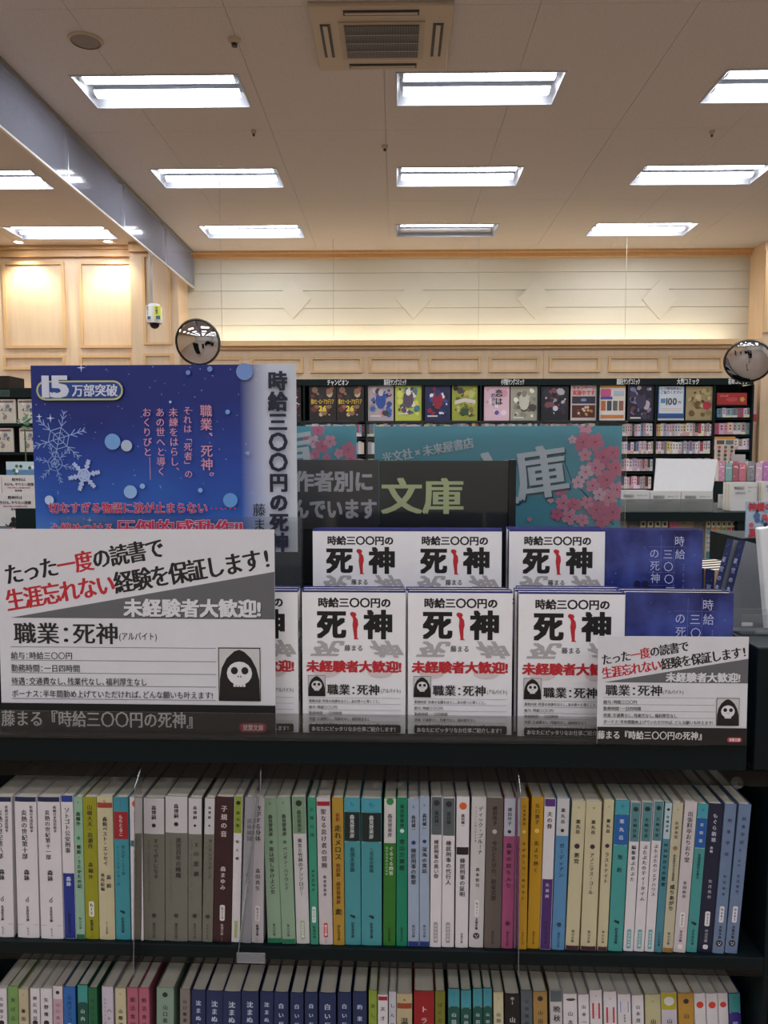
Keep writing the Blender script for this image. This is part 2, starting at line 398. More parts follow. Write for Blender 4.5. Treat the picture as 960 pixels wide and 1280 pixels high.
# cassette air conditioner
ACX, ACY, ACW, ACD = -.56, 5.03, .93, .81
ACM = mat('#b7a58e', .5, 'plastic'); SLOT = mat('#20242a', .5, 'plastic')
t = thing('ceiling_air_conditioner', 'beige square cassette air conditioner set in the ceiling above the first light row', 'air conditioner', (ACX, ACY, CEIL))
MB().box(0, 0, -.03, ACW, ACD, 0).obj('panel', ACM, t, bevel=.008)
MB().box(.18, .17, -.038, ACW-.18, ACD-.17, -.03).obj('grille_frame', mat('#a8967f', .5, 'plastic'), t)
MB().box(.215, .20, -.041, ACW-.215, ACD-.20, -.038).obj('filter', SLOT, t)
gx0, gx1, gy0, gy1 = .215, ACW-.215, .20, ACD-.20
sl = MB().box(0, 0, -.046, .0035, gy1-gy0, -.041).mesh('slat', mat('#8a8580', .5, 'plastic'))
k = 0
while gx0 + k*.0105 < gx1:
    o = link('slat', sl, t); o.location = (gx0+k*.0105, gy0, 0); k += 1
bm_ = MB().box(0, 0, -.048, gx1-gx0, .006, -.041).mesh('grille_bar', mat('#9a948c', .5, 'plastic'))
for q in range(1, 4):
    o = link('grille_bar', bm_, t); o.location = (gx0, gy0+(gy1-gy0)*q/4, 0)
for (x0, y0, x1, y1) in ((.22, .045, ACW-.22, .10), (.22, ACD-.10, ACW-.22, ACD-.045), (.055, .2, .125, ACD-.2), (ACW-.125, .2, ACW-.055, ACD-.2)):
    o = MB().box(x0, y0, -.034, x1, y1, -.0295).obj('air_outlet', SLOT, t)
    if x1-x0 > y1-y0: MB().box(x0+.01, y0+.018, -.04, x1-.01, y1-.018, -.034).obj('louvre', ACM, o)
    else: MB().box(x0+.02, y0+.01, -.04, x1-.02, y1-.01, -.034).obj('louvre', ACM, o)
# speaker, sprinklers, smoke sensor, downlights
def ceil_pt(px, py):
    d = ray(px, py); s = (CEIL-EYE)/d.z; return Vector((d.x*s, d.y*s, CEIL))
p = ceil_pt(107, 50)
t = thing('ceiling_speaker', 'round grey-brown speaker disc in the ceiling above the left light', 'speaker', p)
MB().lathe([(.001,-.012),(.09,-.010),(.1,-.008)]).obj('grille', mat('#857a72', .7, 'metal'), t)
MB().lathe([(.1,-.014),(.112,-.012),(.115,0)]).obj('rim', ACM, t)
for (px, py, lab, cat, nm, r) in ((293, 49, 'small round cream sensor between the speaker and the air conditioner', 'sensor', 'fire_sensor', .045),
        (317, 163, 'tiny sprinkler head in the ceiling right of the left light', 'sprinkler', 'sprinkler_head', .025),
        (481, 182, 'little dark sprinkler head hanging in the middle of the ceiling', 'sprinkler', 'sprinkler_head', .03),
        (890, 164, 'tiny sprinkler head in the ceiling below the right light', 'sprinkler', 'sprinkler_head', .025)):
    p = ceil_pt(px, py); t = thing(nm, lab, cat, p, group='sprinklers in the ceiling' if cat == 'sprinkler' else None)
    MB().lathe([(r*.5,-.03),(r*.9,-.02),(r,-.004),(r,0)]).obj('rose', ACM, t)
    MB().lathe([(.001,-.05),(r*.45,-.048),(r*.4,-.03)]).obj('tip', mat('#3a3733', .5, 'metal'), t)
SPE = emit('downlight_glow', (1, .93, .8), 9)
for k, px in enumerate((23, 135, -90)):
    p = ceil_pt(px, 302); p = Vector((p.x*10.36/p.y, 10.36, CEIL))
    t = thing('downlight', ['small round warm downlight above the leftmost wood wall panel', 'small round warm downlight above the second wood wall panel', 'small round warm downlight past the leftmost wood panel'][k], 'downlight', p, group='downlights washing the wood wall')
    MB().lathe([(.055,-.004),(.075,-.006),(.08,0)]).obj('rim', WHITE, t)
    MB().lathe([(.001,-.002),(.055,-.002)]).obj('bulb', SPE, t)
    ld = bpy.data.lights.new('downlight_lamp', 'SPOT'); ld.energy = SPOT; ld.color = (1, .92, .74); ld.spot_size = math.radians(110); ld.spot_blend = .8; ld.shadow_soft_size = .05
    lo = bpy.data.objects.new('lamp', ld); COL.objects.link(lo); lo.parent = t; lo.location = (0, 0, -.03)
    lo.rotation_euler = (math.radians(8), 0, 0)
# hanging glass smoke screen
GX = -2.86; gz0 = CEIL-.5
t = thing('smoke_screen', 'long hanging glass smoke screen with metal edges running to the back wall', 'glass screen', (GX, 0, 0))
SCR = clear('screen_glass', (.9, .92, .98), .5, .09, .33, (.62, .64, .80))  # bluish milk puts the reflected ceiling light into the glass colour
ys = [-3.2, -.4, 1.8, 3.6, 5.42, 6.78, 8.15, 9.6, 10.92]
for a, c in zip(ys[:-1], ys[1:]):
    MB().box(-.004, a+.006, gz0+.012, .004, c-.006, CEIL-.02).obj('glass_panel', SCR, t)
    MB().box(-.008, c-.008, gz0, .008, c+.008, CEIL-.02).obj('joint_post', METAL, t)
MB().box(-.012, ys[0], gz0-.006, .012, ys[-1], gz0+.012).obj('bottom_rail', mat('#d6d2cc', .4, 'metal', .3), t)
MB().box(-.02, ys[0], CEIL-.03, .02, ys[-1], CEIL-.001).obj('top_rail', mat('#8f8b88', .4, 'metal', .5), t)
# dome camera on a pole
p = at(193, 395, 9.3)
t = thing('dome_camera', 'white security camera with yellow and white stickers hanging on a thin pole', 'camera', (p.x, p.y, p.z))
MB().tube((-.03, 0, .13), (-.03, 0, CEIL-p.z), .02, 10).obj('pole', mat('#c9c6c0', .4, 'metal'), t, True)
MB().lathe([(.001,.15),(.06,.14),(.088,.1),(.092,-.06),(.085,-.09)]).obj('body', WHITE, t, True)
MB().lathe([(.06,-.09),(.055,-.12),(.035,-.145),(.001,-.155)]).obj('dome', mat('#101012', .1, 'plastic'), t, True)
pr = Pr(.001)
pr.rect(-.07,-.06,.0,.11,'#f2f2e6').rect(.03,-.06,.11,.1,'#dfe04a').rect(-.055,-.055,-.015,-.02,'#3d5f86').rect(.05,-.055,.1,-.015,'#3d5f86')
pr.vtext('防犯カメラ', -.05, .1, -.01, '#333333', 'b', .03).vtext('作動中', .06, .09, 0, '#333333', 'b', .035)
o = pr.obj('sticker', t); o.location = (0, -.095, 0)
# convex mirrors
def mirror(px, py, Y, r, lab, yaw, pitch, post):
    p = at(px, py, Y); t = thing('convex_mirror', lab, 'mirror', p)
    e = MB(); R = r*1.7; pts = []
    for i in range(10):
        a = math.asin(r/R)*i/9; pts.append((max(R*math.sin(a), .0005), -(R*math.cos(a) - R*math.cos(math.asin(r/R)))))
    e.lathe(pts, (0,0,0), 40, 'y'); g = e.obj('mirror_glass', MIRROR, t, True); g.rotation_euler = (pitch, 0, yaw)
    g = MB().lathe([(r,-.01),(r+.012,-.01),(r+.016,0),(r+.012,.03),(.001,.035)], (0,0,0), 40, 'y').obj('mirror_rim', mat('#3b3630', .4, 'plastic'), t, True); g.rotation_euler = (pitch, 0, yaw)
    post(t, p)
def post_a(t, p): MB().tube((-.06, .06, -.2), (-.06, .06, -p.z), .02, 10).tube((-.06, .06, -.2), (0, .05, 0), .018, 8).obj('bracket', mat('#2a2826', .5, 'metal'), t)
def post_b(t, p): MB().tube((.02, .03, 0), (.05, .5, -.1), .018, 8).obj('bracket', mat('#2a2826', .5, 'metal'), t)
mirror(247, 428, 8.6, .245, 'round convex mirror showing the store, right of the security camera', math.radians(-5), math.radians(12), post_a)
mirror(935, 452, 9.2, .255, 'round convex mirror reflecting brown floor, at the right end of the bookcases', math.radians(-28), math.radians(30), post_b)
# thin wires from the ceiling
WIR = mat('#a89c8c', .5, 'metal')
p = ceil_pt(274, 205)
t = thing('hanging_wire', 'single thin wire hanging from a ceiling hook past the round mirror', 'wire', p)
MB().tube((0,0,0), (0,0,-2.6), .0025, 6).obj('wire', WIR, t); MB().lathe([(.03,-.004),(.03,0)]).lathe([(.001,-.03),(.012,-.02),(.012,0)]).obj('hook', WHITE, t)
for px in (417, 598, 781):
    p = at(px, 427, 10.3)
    MB().tube((p.x, p.y, p.z), (p.x, p.y, CEIL), .003, 6).obj('hanging_wire', WIR)
    tag(bpy.data.objects[-1] if False else [o for o in COL.objects if o.name.startswith('hanging_wire')][-1], 'thin wire before the pale planked wall, %s diamond' % {417: 'just right of the leftmost', 598: 'left of the third', 781: 'left of the rightmost'}[px], 'wire', 'thin wires before the pale wall')

# ------------------------------------------------------------------ generic books
def rc(c, d=18):
    h = c.lstrip('#'); return '#' + ''.join('%02x' % max(0, min(255, int(h[i:i+2], 16) + random.randint(-d, d))) for i in (0, 2, 4))
def spine_book(t, h, d, col, prims, bulge=None, page='pages', lean=0.0):
    """paperback standing spine towards the reader: cover, page block, spine print"""
    b = MB(); n = 8; bl = min(.0008, t*.04) if bulge is None else bulge; e = .0005
    bend = lambda x: -bl*(1-((x/t)*2-1)**2)
    outer = [(0, d)] + [(t*i/n, bend(t*i/n)) for i in range(n+1)] + [(t, d)]
    inner = [(e, d)] + [(min(max(t*i/n, e), t-e), bend(t*i/n)+e*1.6) for i in range(n+1)] + [(t-e, d)]
    m = len(outer)
    for z in (0, h):
        b.v += [(x, y, z) for x, y in outer] + [(x, y, z) for x, y in inner]
    for i in range(m-1):
        o0, o1, i0, i1 = i, i+1, m+i, m+i+1; T = 2*m
        b.f += [[o0, o1, T+o1, T+o0], [i1, i0, T+i0, T+i1], [T+o0, T+o1, T+i1, T+i0], [o1, o0, i0, i1]]; b.m += [0]*4
    cov = b.mesh('cover', ink(col))
    pg = MB().box(e*1.5, .0008, .0008, t-e*1.5, d-.001, h-.0012).mesh('page_block', PAGES if page == 'pages' else PAGEC)
    return cov, pg, bend
def face_book(w_, h, t, col, spine_right=True, page='pages'):
    """paperback standing face out: front cover towards -Y; spine on the right (or left)"""
    e = .0006; b = MB(); b.box(0, 0, 0, w_, e, h).box(0, t-e, 0, w_, t, h)
    sx = w_-e if spine_right else 0; b.box(sx, e, 0, sx+e, t-e, h)
    cov = b.mesh('cover', ink(col))
    x0, x1 = (.001, w_-e) if spine_right else (e, w_-.001)
    pg = MB().box(x0, e*1.2, .001, x1, t-e*1.2, h-.0014).mesh('page_block', PAGES if page == 'pages' else PAGEC)
    return cov, pg

# ------------------------------------------------------------------ the far comic bookcases along the back wall
FY = 10.2
TOPZ = Z(474, FY); HZ = Z(482, FY)
PAL = ['#b9aeb0', '#d8d2d4', '#c9bfc4', '#e2dcd8', '#b78f95', '#8f9fae', '#caa9b8', '#d9c9a8', '#7d8b93', '#a7a3a8', '#c8b0a0', '#3d3a42', '#a84f56', '#e4d8dc', '#cfc7cf', '#5f8a90', '#d6c25a', '#8b6a88']
def art(pr, w_, h, base, pal, n=26, title=None, tcol='#f0d040', seed=1, vert=False):
    R = random.Random(seed); pr.rect(0, 0, w_, h, base)
    for _ in range(n):
        x, y = R.uniform(.12, .88)*w_, R.uniform(.08, .92)*h; r = R.uniform(.04, .13)*w_
        x = min(max(x, r*1.5), w_-r*1.5); y = min(max(y, r*1.5), h-r*1.5)
        pr.disc(x, y, r, R.choice(pal), r*R.uniform(.5, 1.4), 7, R.uniform(0, 3))
    return pr
# posters and comics standing face out in the top row: (x0, x1, y0, y1, base, palette, kind, label)
FACES = [
 (366, 376, 482, 523, '#1a1014', ['#7a1f2a', '#b0342f', '#d8d0d0'], 'dark', 'dark comic with red lettering, half hidden by the blue poster edge'),
 (387, 420, 481, 523, '#241a16', ['#6d2f2a', '#a5402f', '#37524a', '#c9b08a', '#2c2a30', '#8a6a50'], 'y26', 'dark comic with yellow title and number, left copy under the first shelf heading'),
 (421, 455, 481, 523, '#241a16', ['#6d2f2a', '#a5402f', '#37524a', '#c9b08a', '#2c2a30', '#8a6a50'], 'y26', 'dark comic with yellow title and number, right copy under the first shelf heading'),
 (460, 492, 482, 523, '#b3a7a8', ['#2c4f9a', '#3a62b0', '#8f8a93', '#d0838f', '#3c3b45', '#cbbfbf'], 'fig', 'grey comic cover with a blue clad figure'),
 (494, 527, 482, 520, '#b9c24a', ['#5b4a5c', '#5b4a5c', '#e0c0a8', '#3f7f86', '#d7dc6a', '#f0e8da'], 'fig', 'lime green comic cover with a dark round shape'),
 (531, 563, 482, 523, '#1c2350', ['#8f1f38', '#e8ecf4', '#2f4b96', '#131a3a', '#a9b9e0', '#28306a'], 'fig', 'navy and crimson comic cover with a white glow'),
 (565, 597, 482, 523, '#9aa23a', ['#5f6a2a', '#7a6a4a', '#c9b75a', '#b9c47a', '#4d3d3a'], 'ban', 'olive green comic cover with a pale title banner'),
 (605, 637, 483, 524, '#e0bcc8', ['#c9b8dc', '#e8d8e0', '#d79ab0', '#b9c4e6'], 'pinkv', 'pale pink cover with black vertical lettering'),
 (638, 672, 483, 525, '#a5a28e', ['#c9c7b5', '#4a4640', '#efeee2', '#6c6658', '#8d8a78'], 'fig', 'shiny silver wrapped comic cover'),
 (676, 711, 483, 524, '#16141a', ['#3c2a2c', '#7a4a50', '#b5b0ba', '#2a2838'], 'ringd', 'black comic cover with small scattered figures'),
 (713, 746, 480, 526, '#c9c2be', [], 'leaf', 'white notice with red lines over two dark pictures'),
 (749, 782, 482, 526, '#dbd2c4', [], 'ad', 'white advertising sheet with small phone pictures'),
 (784, 818, 482, 527, '#22202c', ['#3c3450', '#6a3a4a', '#b9a8b5', '#7f7aa5', '#191821'], 'fig', 'dark comic cover with purple speckles'),
 (822, 856, 483, 523, '#d6dfe6', [], 'hundred', 'white and blue notice showing a large 100'),
 (857, 892, 483, 523, '#a5946a', ['#6a5238', '#c9b98a', '#8a7a50', '#57402c', '#b8a878'], 'seal', 'golden brown comic cover with a red seal'),
]
far = thing('comic_bookcase', 'long dark wall bookcase of comics with white shelf headings along the back wall', 'bookcase', (0, FY, 0))
bx0, bx1 = X(362, FY), X(941, FY)
MB().box(bx0, .30, 0, bx1, .32, TOPZ).obj('back_panel', DARK, far)
MB().box(bx0, -.02, HZ, bx1, .02, TOPZ).obj('header_board', DARK, far)
MB().box(bx0, .02, TOPZ-.02, bx1, .30, TOPZ).obj('top_board', DARK, far)
MB().box(bx0, -.06, 0, bx1, .30, .12).obj('plinth', DARK, far)
uprights = (362, 380, 457.5, 529, 601, 674, 747.5, 820, 893, 941)
for px in uprights:
    x = X(px, FY); MB().box(x-.012, -.015, .12, x+.012, .3, HZ).obj('upright', DARK, far)
rowy = [526, 547, 569, 590, 612, 634, 656, 680]
for py in (526, 547.5, 569.5, 591, 613, 640, 665, 690):
    z = Z(py, FY)
    if z > .15: MB().box(bx0, -.005, z-.02, X(893, FY), .3, z).obj('shelf_board', DARK, far)
for py in (524, 545, 564, 590, 612, 640, 680):
    z = Z(py, FY); MB().box(X(893, FY), -.005, z-.015, bx1, .3, z).obj('shelf_board', DARK, far)
for txt, a, c in (('チャンピオン', 409, 436), ('集英社ヤングコミック', 480, 508), ('小学館ヤングコミック', 626, 655), ('講談社ヤングコミック', 770, 799), ('大判コミック', 845, 873), ('初めコミック', 909, 934)):
    pr = Pr(.002); xa, xc = X(a, FY), X(c, FY)
    pr.text(txt, 0, 0, .085, '#d9ddda', 'b', fit=xc-xa)
    o = pr.obj('heading_lettering', far); o.location = (xa, -.02, Z(478, FY))
for (x0, x1, y0, y1, base, pal, kind, lab) in FACES:
    Y = FY+.03; p = at(x0, y1, Y); q = at(x1, y0, Y); W, H = q.x-p.x, q.z-p.z
    seed = 26 if kind == 'y26' else x0
    pr = Pr(.00025)
    if kind in ('fig', 'dark', 'y26', 'ban', 'seal', 'pinkv', 'ringd'): art(pr, W, H, base, pal, 34 if kind != 'pinkv' else 14, seed=seed)
    if kind == 'y26':
        pr.rect(.05*W,.4*H,.95*W,.6*H,'#2c1c14'); pr.text('僕のヒーローアカデミア', .06*W, .50*H, .075, '#e3c22e', 'b', fit=W*.86); pr.text('26', .34*W, .3*H, .1, '#e6cf3a', 'h')
    if kind == 'ban': pr.poly([(.1*W,.42*H),(.5*W,.5*H),(.92*W,.44*H),(.92*W,.56*H),(.5*W,.62*H),(.1*W,.54*H)], '#d9cfc0'); pr.disc(.14*W, .92*H, .035, '#1b1b14'); pr.rect(.35*W,.1*H,.65*W,.3*H,'#31502f')
    if kind == 'pinkv': pr.vtext('だから', .36*W, .8*H, .4*H, '#2c2730', 'b'); pr.vtext('恋は', .58*W, .92*H, .42*H, '#2c2730', 'b'); pr.disc(.5*W, .2*H, .03, '#5b5a9c')
    if kind == 'fig': pr.disc(.5*W, .56*H, .07, pal[0], .12, 12); pr.disc(.5*W, .78*H, .035, pal[-1], .045, 10); pr.rect(.1*W,.05*H,.5*W,.09*H,'#d8d6d2')
    if kind == 'ringd': pr.disc(.52*W, .33*H, .035, '#c9c9d2'); pr.disc(.52*W, .58*H, .02, '#9a9aa8')
    if kind == 'seal': pr.disc(.76*W, .4*H, .055, '#b02f48')
    if kind == 'leaf':
        pr.rect(0,0,W,H,'#cbb9b4'); pr.text('キャンペーン', .06*W, .9*H, .07, '#c23f4a', 'h', fit=W*.88); pr.text('実施中です', .06*W, .76*H, .07, '#c23f4a', 'h', fit=W*.88)
        pr.rect(.05*W,.46*H,.95*W,.66*H,'#2b2838'); pr.rect(.05*W,.08*H,.95*W,.42*H,'#4a2418')
        R = random.Random(3)
        for _ in range(12): pr.disc(R.uniform(.12,.88)*W, R.uniform(.14,.38)*H, .018, R.choice(['#b4793a', '#d9a25a', '#7a3a2a', '#cdb8a0']))
        pr.disc(.5*W,.56*H,.04,'#7f8fc0',.02)
    if kind == 'ad':
        pr.rect(0,0,W,H,'#d9d2c8'); pr.rect(0,.93*H,W,H,'#d79a3a'); pr.rrect(.04*W,.68*H,.44*W,.9*H,.02,'#c4527e'); pr.rect(.04*W,.6*H,.5*W,.68*H,'#3f4fa0')
        for k in range(4): pr.rrect((.06+.23*k)*W,.28*H,(.24+.23*k)*W,.56*H,.008,['#b8643c','#3a4650','#59615c','#8f5a4c'][k])
        pr.rect(.55*W,.7*H,.95*W,.84*H,'#a9b6c4'); pr.rect(.05*W,.06*H,.95*W,.16*H,'#c7793f')
    if kind == 'hundred':
        pr.rect(0,0,W,H,'#2f5f9c'); pr.rect(0,0,W,.12*H,'#27508a'); pr.rect(.04*W,.16*H,.96*W,H,'#d3dbe2')
        pr.text('レジ袋有料化に', .08*W, .93*H, .04, '#3d4652', 'b', fit=.84*W); pr.text('ご協力ください', .08*W, .82*H, .045, '#3d4652', 'b', fit=.84*W)
        pr.rect(.1*W,.48*H,.28*W,.62*H,'#5b86b4'); pr.text('100', .3*W, .54*H, .13, '#39414e', 'b', fit=.42*W); pr.text('円', .76*W, .5*H, .04, '#39414e', 'b')
        pr.rect(.12*W,.3*H,.9*W,.31*H,'#c98a5a'); pr.rect(.12*W,.24*H,.9*W,.25*H,'#c98a5a')
    sheet = kind in ('leaf', 'ad', 'hundred')
    nm = 'notice' if sheet else 'comic_book'
    t = thing(nm, lab, 'notice' if sheet else 'comic', (p.x, Y, Z(526, FY) if not sheet else Z(526, FY)))
    zoff = p.z - Z(526, FY)
    if sheet:
        MB().box(0, 0, 0, W, .006, H+max(0, zoff)).obj('sheet', ink('#d0cac4'), t); zz = max(0, zoff)
    else:
        MB().box(0, 0, max(0, zoff*0), W, .002, H+zoff).box(0, .014, 0, W, .016, H+zoff).obj('cover', ink(base), t); MB().box(.004, .002, .004, W-.004, .014, H+zoff-.004).obj('page_block', PAGES, t); zz = max(0, zoff)
    o = pr.obj('cover_print', t); o.location = (0, -.0005, zz)
# rows of comic spines under the posters
CN = dict(zip(PAL, 'grey-pink,off-white,pale mauve,cream-white,dusty rose,grey-blue,lilac-pink,sand,slate,mid grey,beige,charcoal,dark red,pale pink,light mauve,teal,yellow,plum'.split(',')))
def ordn(n_):
    s_ = {1: 'st', 2: 'nd', 3: 'rd'}.get(n_ % 10 if n_ % 100 not in (11, 12, 13) else 0, 'th'); return '%d%s' % (n_, s_)
SPC = [0]
def far_row(px0, px1, pbot, h, Y, group, label, wmin=2.0, wmax=3.6, pal=PAL, lean=False):
    x = X(px0, Y); xe = X(px1, Y); z = Z(pbot, Y); q = 0
    while x < xe - .02:
        wd = random.uniform(wmin, wmax)/FPX*Y; wd = min(wd, xe-x)
        hh = h*random.uniform(.9, 1.0); c0 = random.choice(pal); c = rc(c0, 10); q += 1
        pr = Pr(.001); b = MB(); d = .13
        b.box(0, 0, 0, wd-.001, d, hh)
        b.box(.0, -.001, hh*.0, wd-.001, 0, hh*random.choice([.2, .3]), 1)
        for k in range(2): b.box(wd*.3, -.0015, hh*(.4+.25*k), wd*.65, 0, hh*(.55+.25*k), 2)
        o = b.obj('comic_book', [ink(c), ink(random.choice(['#d9d4d6', '#c9a0a8', '#e0dcb0', c, c])), ink(random.choice(['#4a4448', '#a04850', '#5a5f70']))])
        o.location = (x, Y, z); tag(o, '%s comic spine, %s from the left, %s' % (CN[c0], ordn(q), label), 'comic', group); x += wd; SPC[0] += 1
hC = .172
g1 = 'comics in the spine row under the posters'
BAYN = {1: 'yellow-titled dark comics', 2: 'blue and lime figure covers', 3: 'navy and olive covers', 4: 'pink and silver covers', 5: 'black cover and white notice', 6: ''}
for k in range(1, 7):
    a, c = uprights[k]+1, uprights[k+1]-1
    if k == 6: break
    far_row(a, c, 545.5, hC, FY+.03, g1, 'under the %s' % BAYN[k], 3.0, 5.0)
for a, c, nm in ((749, 818, 'under the purple speckled comic'), (821.5, 891.5, 'under the notice showing 100')):
    for k, pb in enumerate((545.5, 567.5, 589.0)):
        if a == 749 and k < 3: a2 = 779 if k else 779
        else: a2 = a
        far_row(a2, c, pb, hC, FY+.03, 'comics %s, shelf %d' % (nm, k+1), '%s shelf %s' % (('top', 'middle', 'lower')[k], nm), 2.6, 4.2)
far_row(779, 818, 611, hC, FY+.03, 'comics on the fourth spine shelf', 'fourth shelf left of the white board', 2.6, 4.2)
far_row(894, 939, 543.5, .16, FY+.03, 'comics in the end bay, second shelf', 'second shelf of end bay', 3, 7)
far_row(894, 939, 562.5, .15, FY+.03, 'comics in the end bay, third shelf', 'third shelf of end bay', 3, 7)
far_row(897, 938, 522.5, .13, FY+.03, 'comics in the end bay, first shelf', 'directly under the red box', 4, 9)
far_row(894, 939, 588.5, .16, FY+.03, 'comics in the end bay, fourth shelf', 'fourth shelf of end bay', 3, 7)
# past the 300 built one by one: the rest of the comics on the shelves behind the posters, one joined part of the bookcase
b = MB(); RR = random.Random(44)
for k in range(0, 7):
    a, c = uprights[k]+1, uprights[k+1]-1
    for pb in (567.5, 589.0, 611, 638, 663, 688):
        if a > 740 and (pb < 600 or (a < 760 and pb < 630)): continue
        x, xe, z = X(a, FY)+.01, X(c, FY)-.01, Z(pb, FY)
        while x < xe-.02:
            wd = min(RR.uniform(.03, .05), xe-x); b.box(x, .03, z, x+wd-.002, .16, z+.172*RR.uniform(.88, 1), RR.randrange(8)); x += wd
o = b.obj('shelved_comics', [ink(h) for h in ('#b9aeb0', '#d8d2d4', '#c9bfc4', '#b78f95', '#8f9fae', '#d9c9a8', '#a7a3a8', '#cfc7cf')], far); o['kind'] = 'stuff'
p = at(896, 506, FY+.03); q = at(934, 491, FY+.03)
t = thing('red_box_set', 'wide red boxed set with a gold flower at the top of the right end bay', 'box', (p.x, FY+.03, p.z))
MB().box(0, 0, 0, q.x-p.x, .18, q.z-p.z).obj('box', ink('#a8282c'), t)
MB().box(-.02, -.01, -.02, q.x-p.x+.02, .2, 0).obj('tray', DARK, t)
pr = Pr(.0015); W, H = q.x-p.x, q.z-p.z
pr.disc(.5*W, .45*H, .08, '#c24a48', .03); pr.text('コミック', .08*W, .75*H, .03, '#d8b0a8', 'b'); pr.disc(.84*W, .45*H, .035, '#c9a44a', seg=5)
pr.obj('box_print', t)

# ------------------------------------------------------------------ left end: bookcase, racks of books beside the blue poster
LY = 6.2
t = thing('magazine_rack', 'dark rack with green shelf heading at the left edge behind the blue poster', 'bookcase', (0, LY, 0))
lx0, lx1 = X(-60, LY), X(60, LY)
MB().box(lx0, .28, 0, lx1, .3, Z(484, LY)).obj('back_panel', DARK, t)
MB().box(lx0, -.02, Z(496, LY), lx1, .3, Z(484, LY)).obj('header_board', DARK, t)
MB().box(lx0, .0, Z(470, LY+.1), X(17, LY), .25, Z(484, LY)).obj('top_box', mat('#2a211b', .5, 'paint'), t)
for py in (529, 565, 600, 640, 700): MB().box(lx0, -.02, Z(py, LY)-.02, lx1, .28, Z(py, LY)).obj('shelf_board', DARK, t)
for px in (-60, 60): MB().box(X(px, LY)-.012, -.02, 0, X(px, LY)+.012, .28, Z(484, LY)).obj('upright', DARK, t)
pr = Pr(.002); pr.rect(0, 0, X(18.5, LY)-lx0, .05, '#5a6a60'); pr.rect(.004, .004, X(18, LY)-lx0, .046, '#1f3a30'); pr.text('イベント', X(-17, LY)-lx0, .025, .036, '#d8dcd8', 'b', fit=X(8, LY)-X(-17, LY))
o = pr.obj('heading_sign', t); o.location = (lx0, -.022, Z(494.5, LY))
CM = ['#c9c3b4', '#b9b0a0', '#d8d4c8', '#8d8a86', '#a0555a', '#6f7a8a']
for (x0, x1, yb, yt, lab) in ((-4, 19, 529, 499, 'cream comic cover on the upper shelf at the left edge'), (23, 44, 529, 499, 'cream comic cover on the upper shelf touching the blue poster'),
        (-6, 16, 565, 535, 'cream comic cover on the second shelf at the left edge'), (25, 47, 565, 535, 'cream comic cover on the second shelf touching the blue poster')):
    p = at(x0, yb, LY); q = at(x1, yt, LY); W, H = q.x-p.x, q.z-p.z
    b = thing('comic_book', lab, 'comic', (p.x, LY, p.z))
    MB().box(0, 0, 0, W, .002, H).box(0, .013, 0, W, .015, H).obj('cover', ink('#cbc5b8'), b); MB().box(.002, .002, .002, W-.002, .013, H-.003).obj('page_block', PAGES, b)
    pr = Pr(.0002); art(pr, W, H, '#c4bdae', CM, 16, seed=5); pr.rect(.06*W,.86*H,.9*W,.93*H,'#6c4a4c'); pr.text('４コマ', .2*W, .56*H, .03, '#4a4640', 'b'); pr.obj('cover_print', b)
# green and blue box below
p = at(8, 594, 4.2); q = at(46, 577, 4.2)
rk = thing('low_display_table', 'dark low display table holding white books at the left edge', 'table', (0, 2.1, 0))
MB().box(X(-90, 2.1), 0, Z(664, 2.1)-.03, X(80, 2.1), .75, Z(664, 2.1)).obj('table_top', DARK, rk)
MB().box(X(-85, 2.1), .04, 0, X(75, 2.1), .72, Z(664, 2.1)-.03).obj('body', DARK, rk)
TZ = Z(664, 2.1)
lt = MB().box(X(-70, 4.1), 4.12, 0, X(52, 4.1), 4.42, TZ).obj('low_cabinet', DARK); tag(lt, 'dark cabinet under the pale picture book at the left', 'cabinet')
b = thing('picture_book', 'pale blue and green picture book behind the white silhouette books', 'book', (p.x, 4.2, TZ))
W, H = q.x-p.x, q.z-TZ
MB().box(0, 0, 0, W, .004, H).box(0, .02, 0, W, .024, H).obj('cover', ink('#a8c0cc'), b); MB().box(.003, .004, .003, W-.003, .02, H-.004).obj('page_block', PAGES, b)
pr = Pr(.0003); pr.rect(0, 0, W, H, '#b9ccd4'); pr.rect(0, H-.075, W, H-.045, '#5d86a8')
R = random.Random(4)
for _ in range(10): pr.disc(R.uniform(.2, .9)*W, R.uniform(H-.09, H-.02), .009, R.choice(['#2f5a3a', '#e8eef0', '#47704c']))
pr.obj('cover_print', b)
b = thing('leafy_plant', 'small green artificial sprig above the picture book at the left', 'plant', (X(34, 4.3), 4.3, TZ))
MB().tube((0, 0, 0), (0, 0, .38), .004, 6).obj('stem', ink('#3f5a34'), b)
lf = MB(); R = random.Random(9)
for _ in range(22):
    a, r, z = R.uniform(0, 6.28), R.uniform(.01, .05), R.uniform(.36, .45); c = Vector((r*math.cos(a), r*math.sin(a)*.6, z)); s = .014
    lf.poly([c, c+Vector((s, .004, s*.6)), c+Vector((s*1.8, 0, s*.2)), c+Vector((s, -.004, -s*.5))])
lf.obj('leaves', ink('#3a6a3c'), b)
